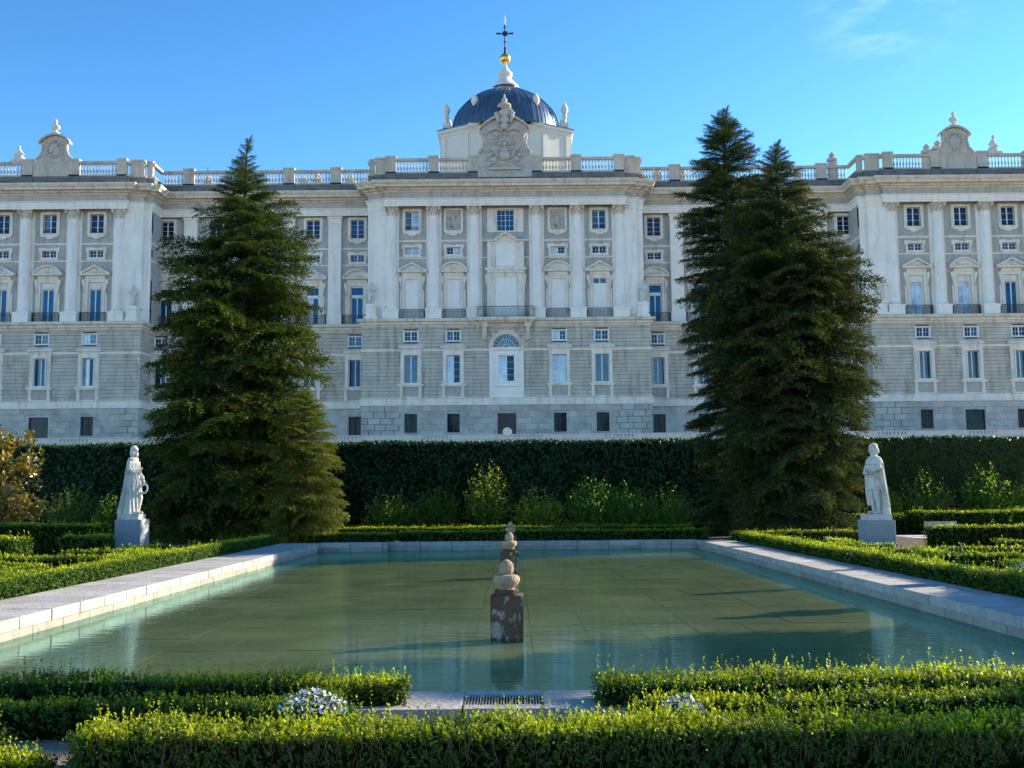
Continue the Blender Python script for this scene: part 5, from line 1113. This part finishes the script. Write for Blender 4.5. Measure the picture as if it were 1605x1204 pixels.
def fir(label, x, y, h, prof, m=FIR, nb=290, seed=1, z0=.5, lean=(0, 0), group='tall firs beside the pool', trunk_r=.36, fine=1.0, dead=0, **kw):
    """prof: list of (height fraction, radius)"""
    rng = np.random.default_rng(seed); t = thing('fir_tree', label, 'tree', (x, y, 0), group=group); hs_, rs_ = np.array(prof).T
    if (m.name, fine) not in _bm: _bm[(m.name, fine)] = [bough_mesh(100+k, m, 24, 15, .36+.04*(k % 3), .042*fine) for k in range(5)]
    bms = _bm[(m.name, fine)]
    tr = MB(); k = 10; tr.tube([(lean[0]*i/k, lean[1]*i/k, h*i/k) for i in range(k+1)], [trunk_r*(1-i/k)**.85+.02 for i in range(k+1)], 10)
    for q in range(dead):
        z = rng.uniform(z0*.5, h*.35); a = rng.uniform(0, 2*PI); l = rng.uniform(.8, 2.2); tr.tube([(0, 0, z), (math.cos(a)*l, math.sin(a)*l, z-.15*l)], [.035, .008], 4)
    tr.build('trunk', BARK, t, smooth=True)
    # spread heights so that crown surface is evenly covered: more boughs where the crown is wide
    zz = np.linspace(z0, h*.99, 400); dens = np.interp(zz/h, hs_, rs_)**.75+.45+1.3*(zz/h > .84); cdf = np.cumsum(dens); cdf /= cdf[-1]
    u = (np.arange(nb)+rng.uniform(0, 1, nb))/nb; z = np.interp(u, cdf, zz); ga = np.arange(nb)*2.39996+rng.normal(size=nb)*.25
    rr = np.interp(z/h, hs_, rs_); f = np.where(rng.random(nb) < .12, rng.uniform(1.0, 1.08, nb), rng.uniform(.76, 1.0, nb)); rr = rr*.90*f*(1+.07*np.sin(z*1.1+seed+2*np.cos(ga)))
    up_ = np.interp(z/h, [0, .25, .6, .85, 1], [-.16, -.02, .10, .42, 1.05])+rng.normal(size=nb)*.07
    for i in range(nb):
        L_ = max(.34, rr[i]*1.04); fq = z[i]/h; o = link('bough', bms[i % 5], t, (lean[0]*fq, lean[1]*fq, z[i]))
        o.rotation_euler = (rng.normal()*.22, -up_[i], ga[i]); wdt = L_*rng.uniform(.85, 1.15)*(1.25 if L_ < 1.5 else 1)
        o.scale = (L_, wdt, L_*rng.uniform(.8, 1.25))
    ld = link('bough', bms[0], t, (lean[0]*.97, lean[1]*.97, h*.955)); ld.rotation_euler = (0, -PI/2+.05, 0); ld.scale = (h*.05, h*.032, h*.05)
    return t
fir('broad tall dark green fir standing left of the pool behind the statue', -14.15, 55, 21.0, [(0,4.1),(.12,4.5),(.3,4.6),(.47,4.5),(.56,4.3),(.64,4.0),(.716,3.6),(.793,2.8),(.87,1.5),(.946,.62),(.975,.4),(1,.15)], FIR, 292, 1, .35, lean=(.35, 0), dead=12)
fir('small sunlit yellowish fir at the right foot of the big left fir', -9.95, 51.8, 7.4, [(0,1.9),(.2,2.15),(.5,2.05),(.75,1.5),(.9,.8),(1,.1)], FIR3, 150, 2, .2, trunk_r=.16)
fir('tallest slender blue green fir right of the pool', 11.75, 57.5, 23.3, [(0,2.0),(.1,2.2),(.3,2.5),(.5,2.75),(.65,2.8),(.8,2.5),(.885,1.9),(.93,1.3),(.96,.9),(.98,.5),(1,.2)], FIR2, 292, 3, .4, dead=10)
fir('broad dark fir with sunlit right side beside the right statue', 14.0, 53.2, 20.0, [(0,2.9),(.1,3.5),(.3,4.2),(.47,4.6),(.64,4.4),(.767,3.1),(.83,2.4),(.877,1.65),(.93,1.15),(.965,.7),(1,.2)], FIR2, 292, 4, .9, lean=(-.5, .2), trunk_r=.42, dead=30)

# trees beyond the right picture edge whose shadows fall on the pool and hedges
def cypress(label, x, y, h, r, seed):
    fir(label, x, y, h, [(0,r),(.3,r*1.05),(.6,r*.95),(.85,r*.6),(1,.05)], FIR2, 290 if r > 2 else 140, seed, .2, group='conical trees right of the garden')
ca_, sa_ = math.cos(SUN_AZ), math.sin(SUN_AZ); ct = 1/math.tan(SUN_EL)
def shadow_tree(label, tipx, tipy, h, r, seed):   # tree whose tip shadow lands on the pool floor near the given spot
    d = (h-FZ)*ct; cypress(label, tipx+ca_*d, tipy+sa_*d, h, r, seed)
for (tx, ty, rz, lab) in ((4.05, 21.5, -1.2, 'white stone king statue beyond the right picture edge, next in the row'),):
    L_ = 4.55*ct; t_ = thing('statue', lab, 'statue', (tx+ca_*L_, ty+sa_*L_, 0)); plinth(t_, PLINR, 1.06, 1.16); link('base_slab', bpy.data.meshes['base_slab'], t_, (0, 0, -.22)); link('figure', figA.data, t_, (0, 0, 1.30), rotz=rz)
shadow_tree('slim conical cypress beyond the right edge, middle of the row', 4.6, 26.7, 6.6, .38, 22)
shadow_tree('large dark conifer out of view to the right of the pool', -22.0, 3.8, 22.0, 3.5, 24)
shadow_tree('broad dark conifer out of view right of the pool', -3.0, 5.7, 10.0, 1.5, 25)
print('tris', sum(len(o.data.polygons) for o in S.objects if o.type == 'MESH')*2)
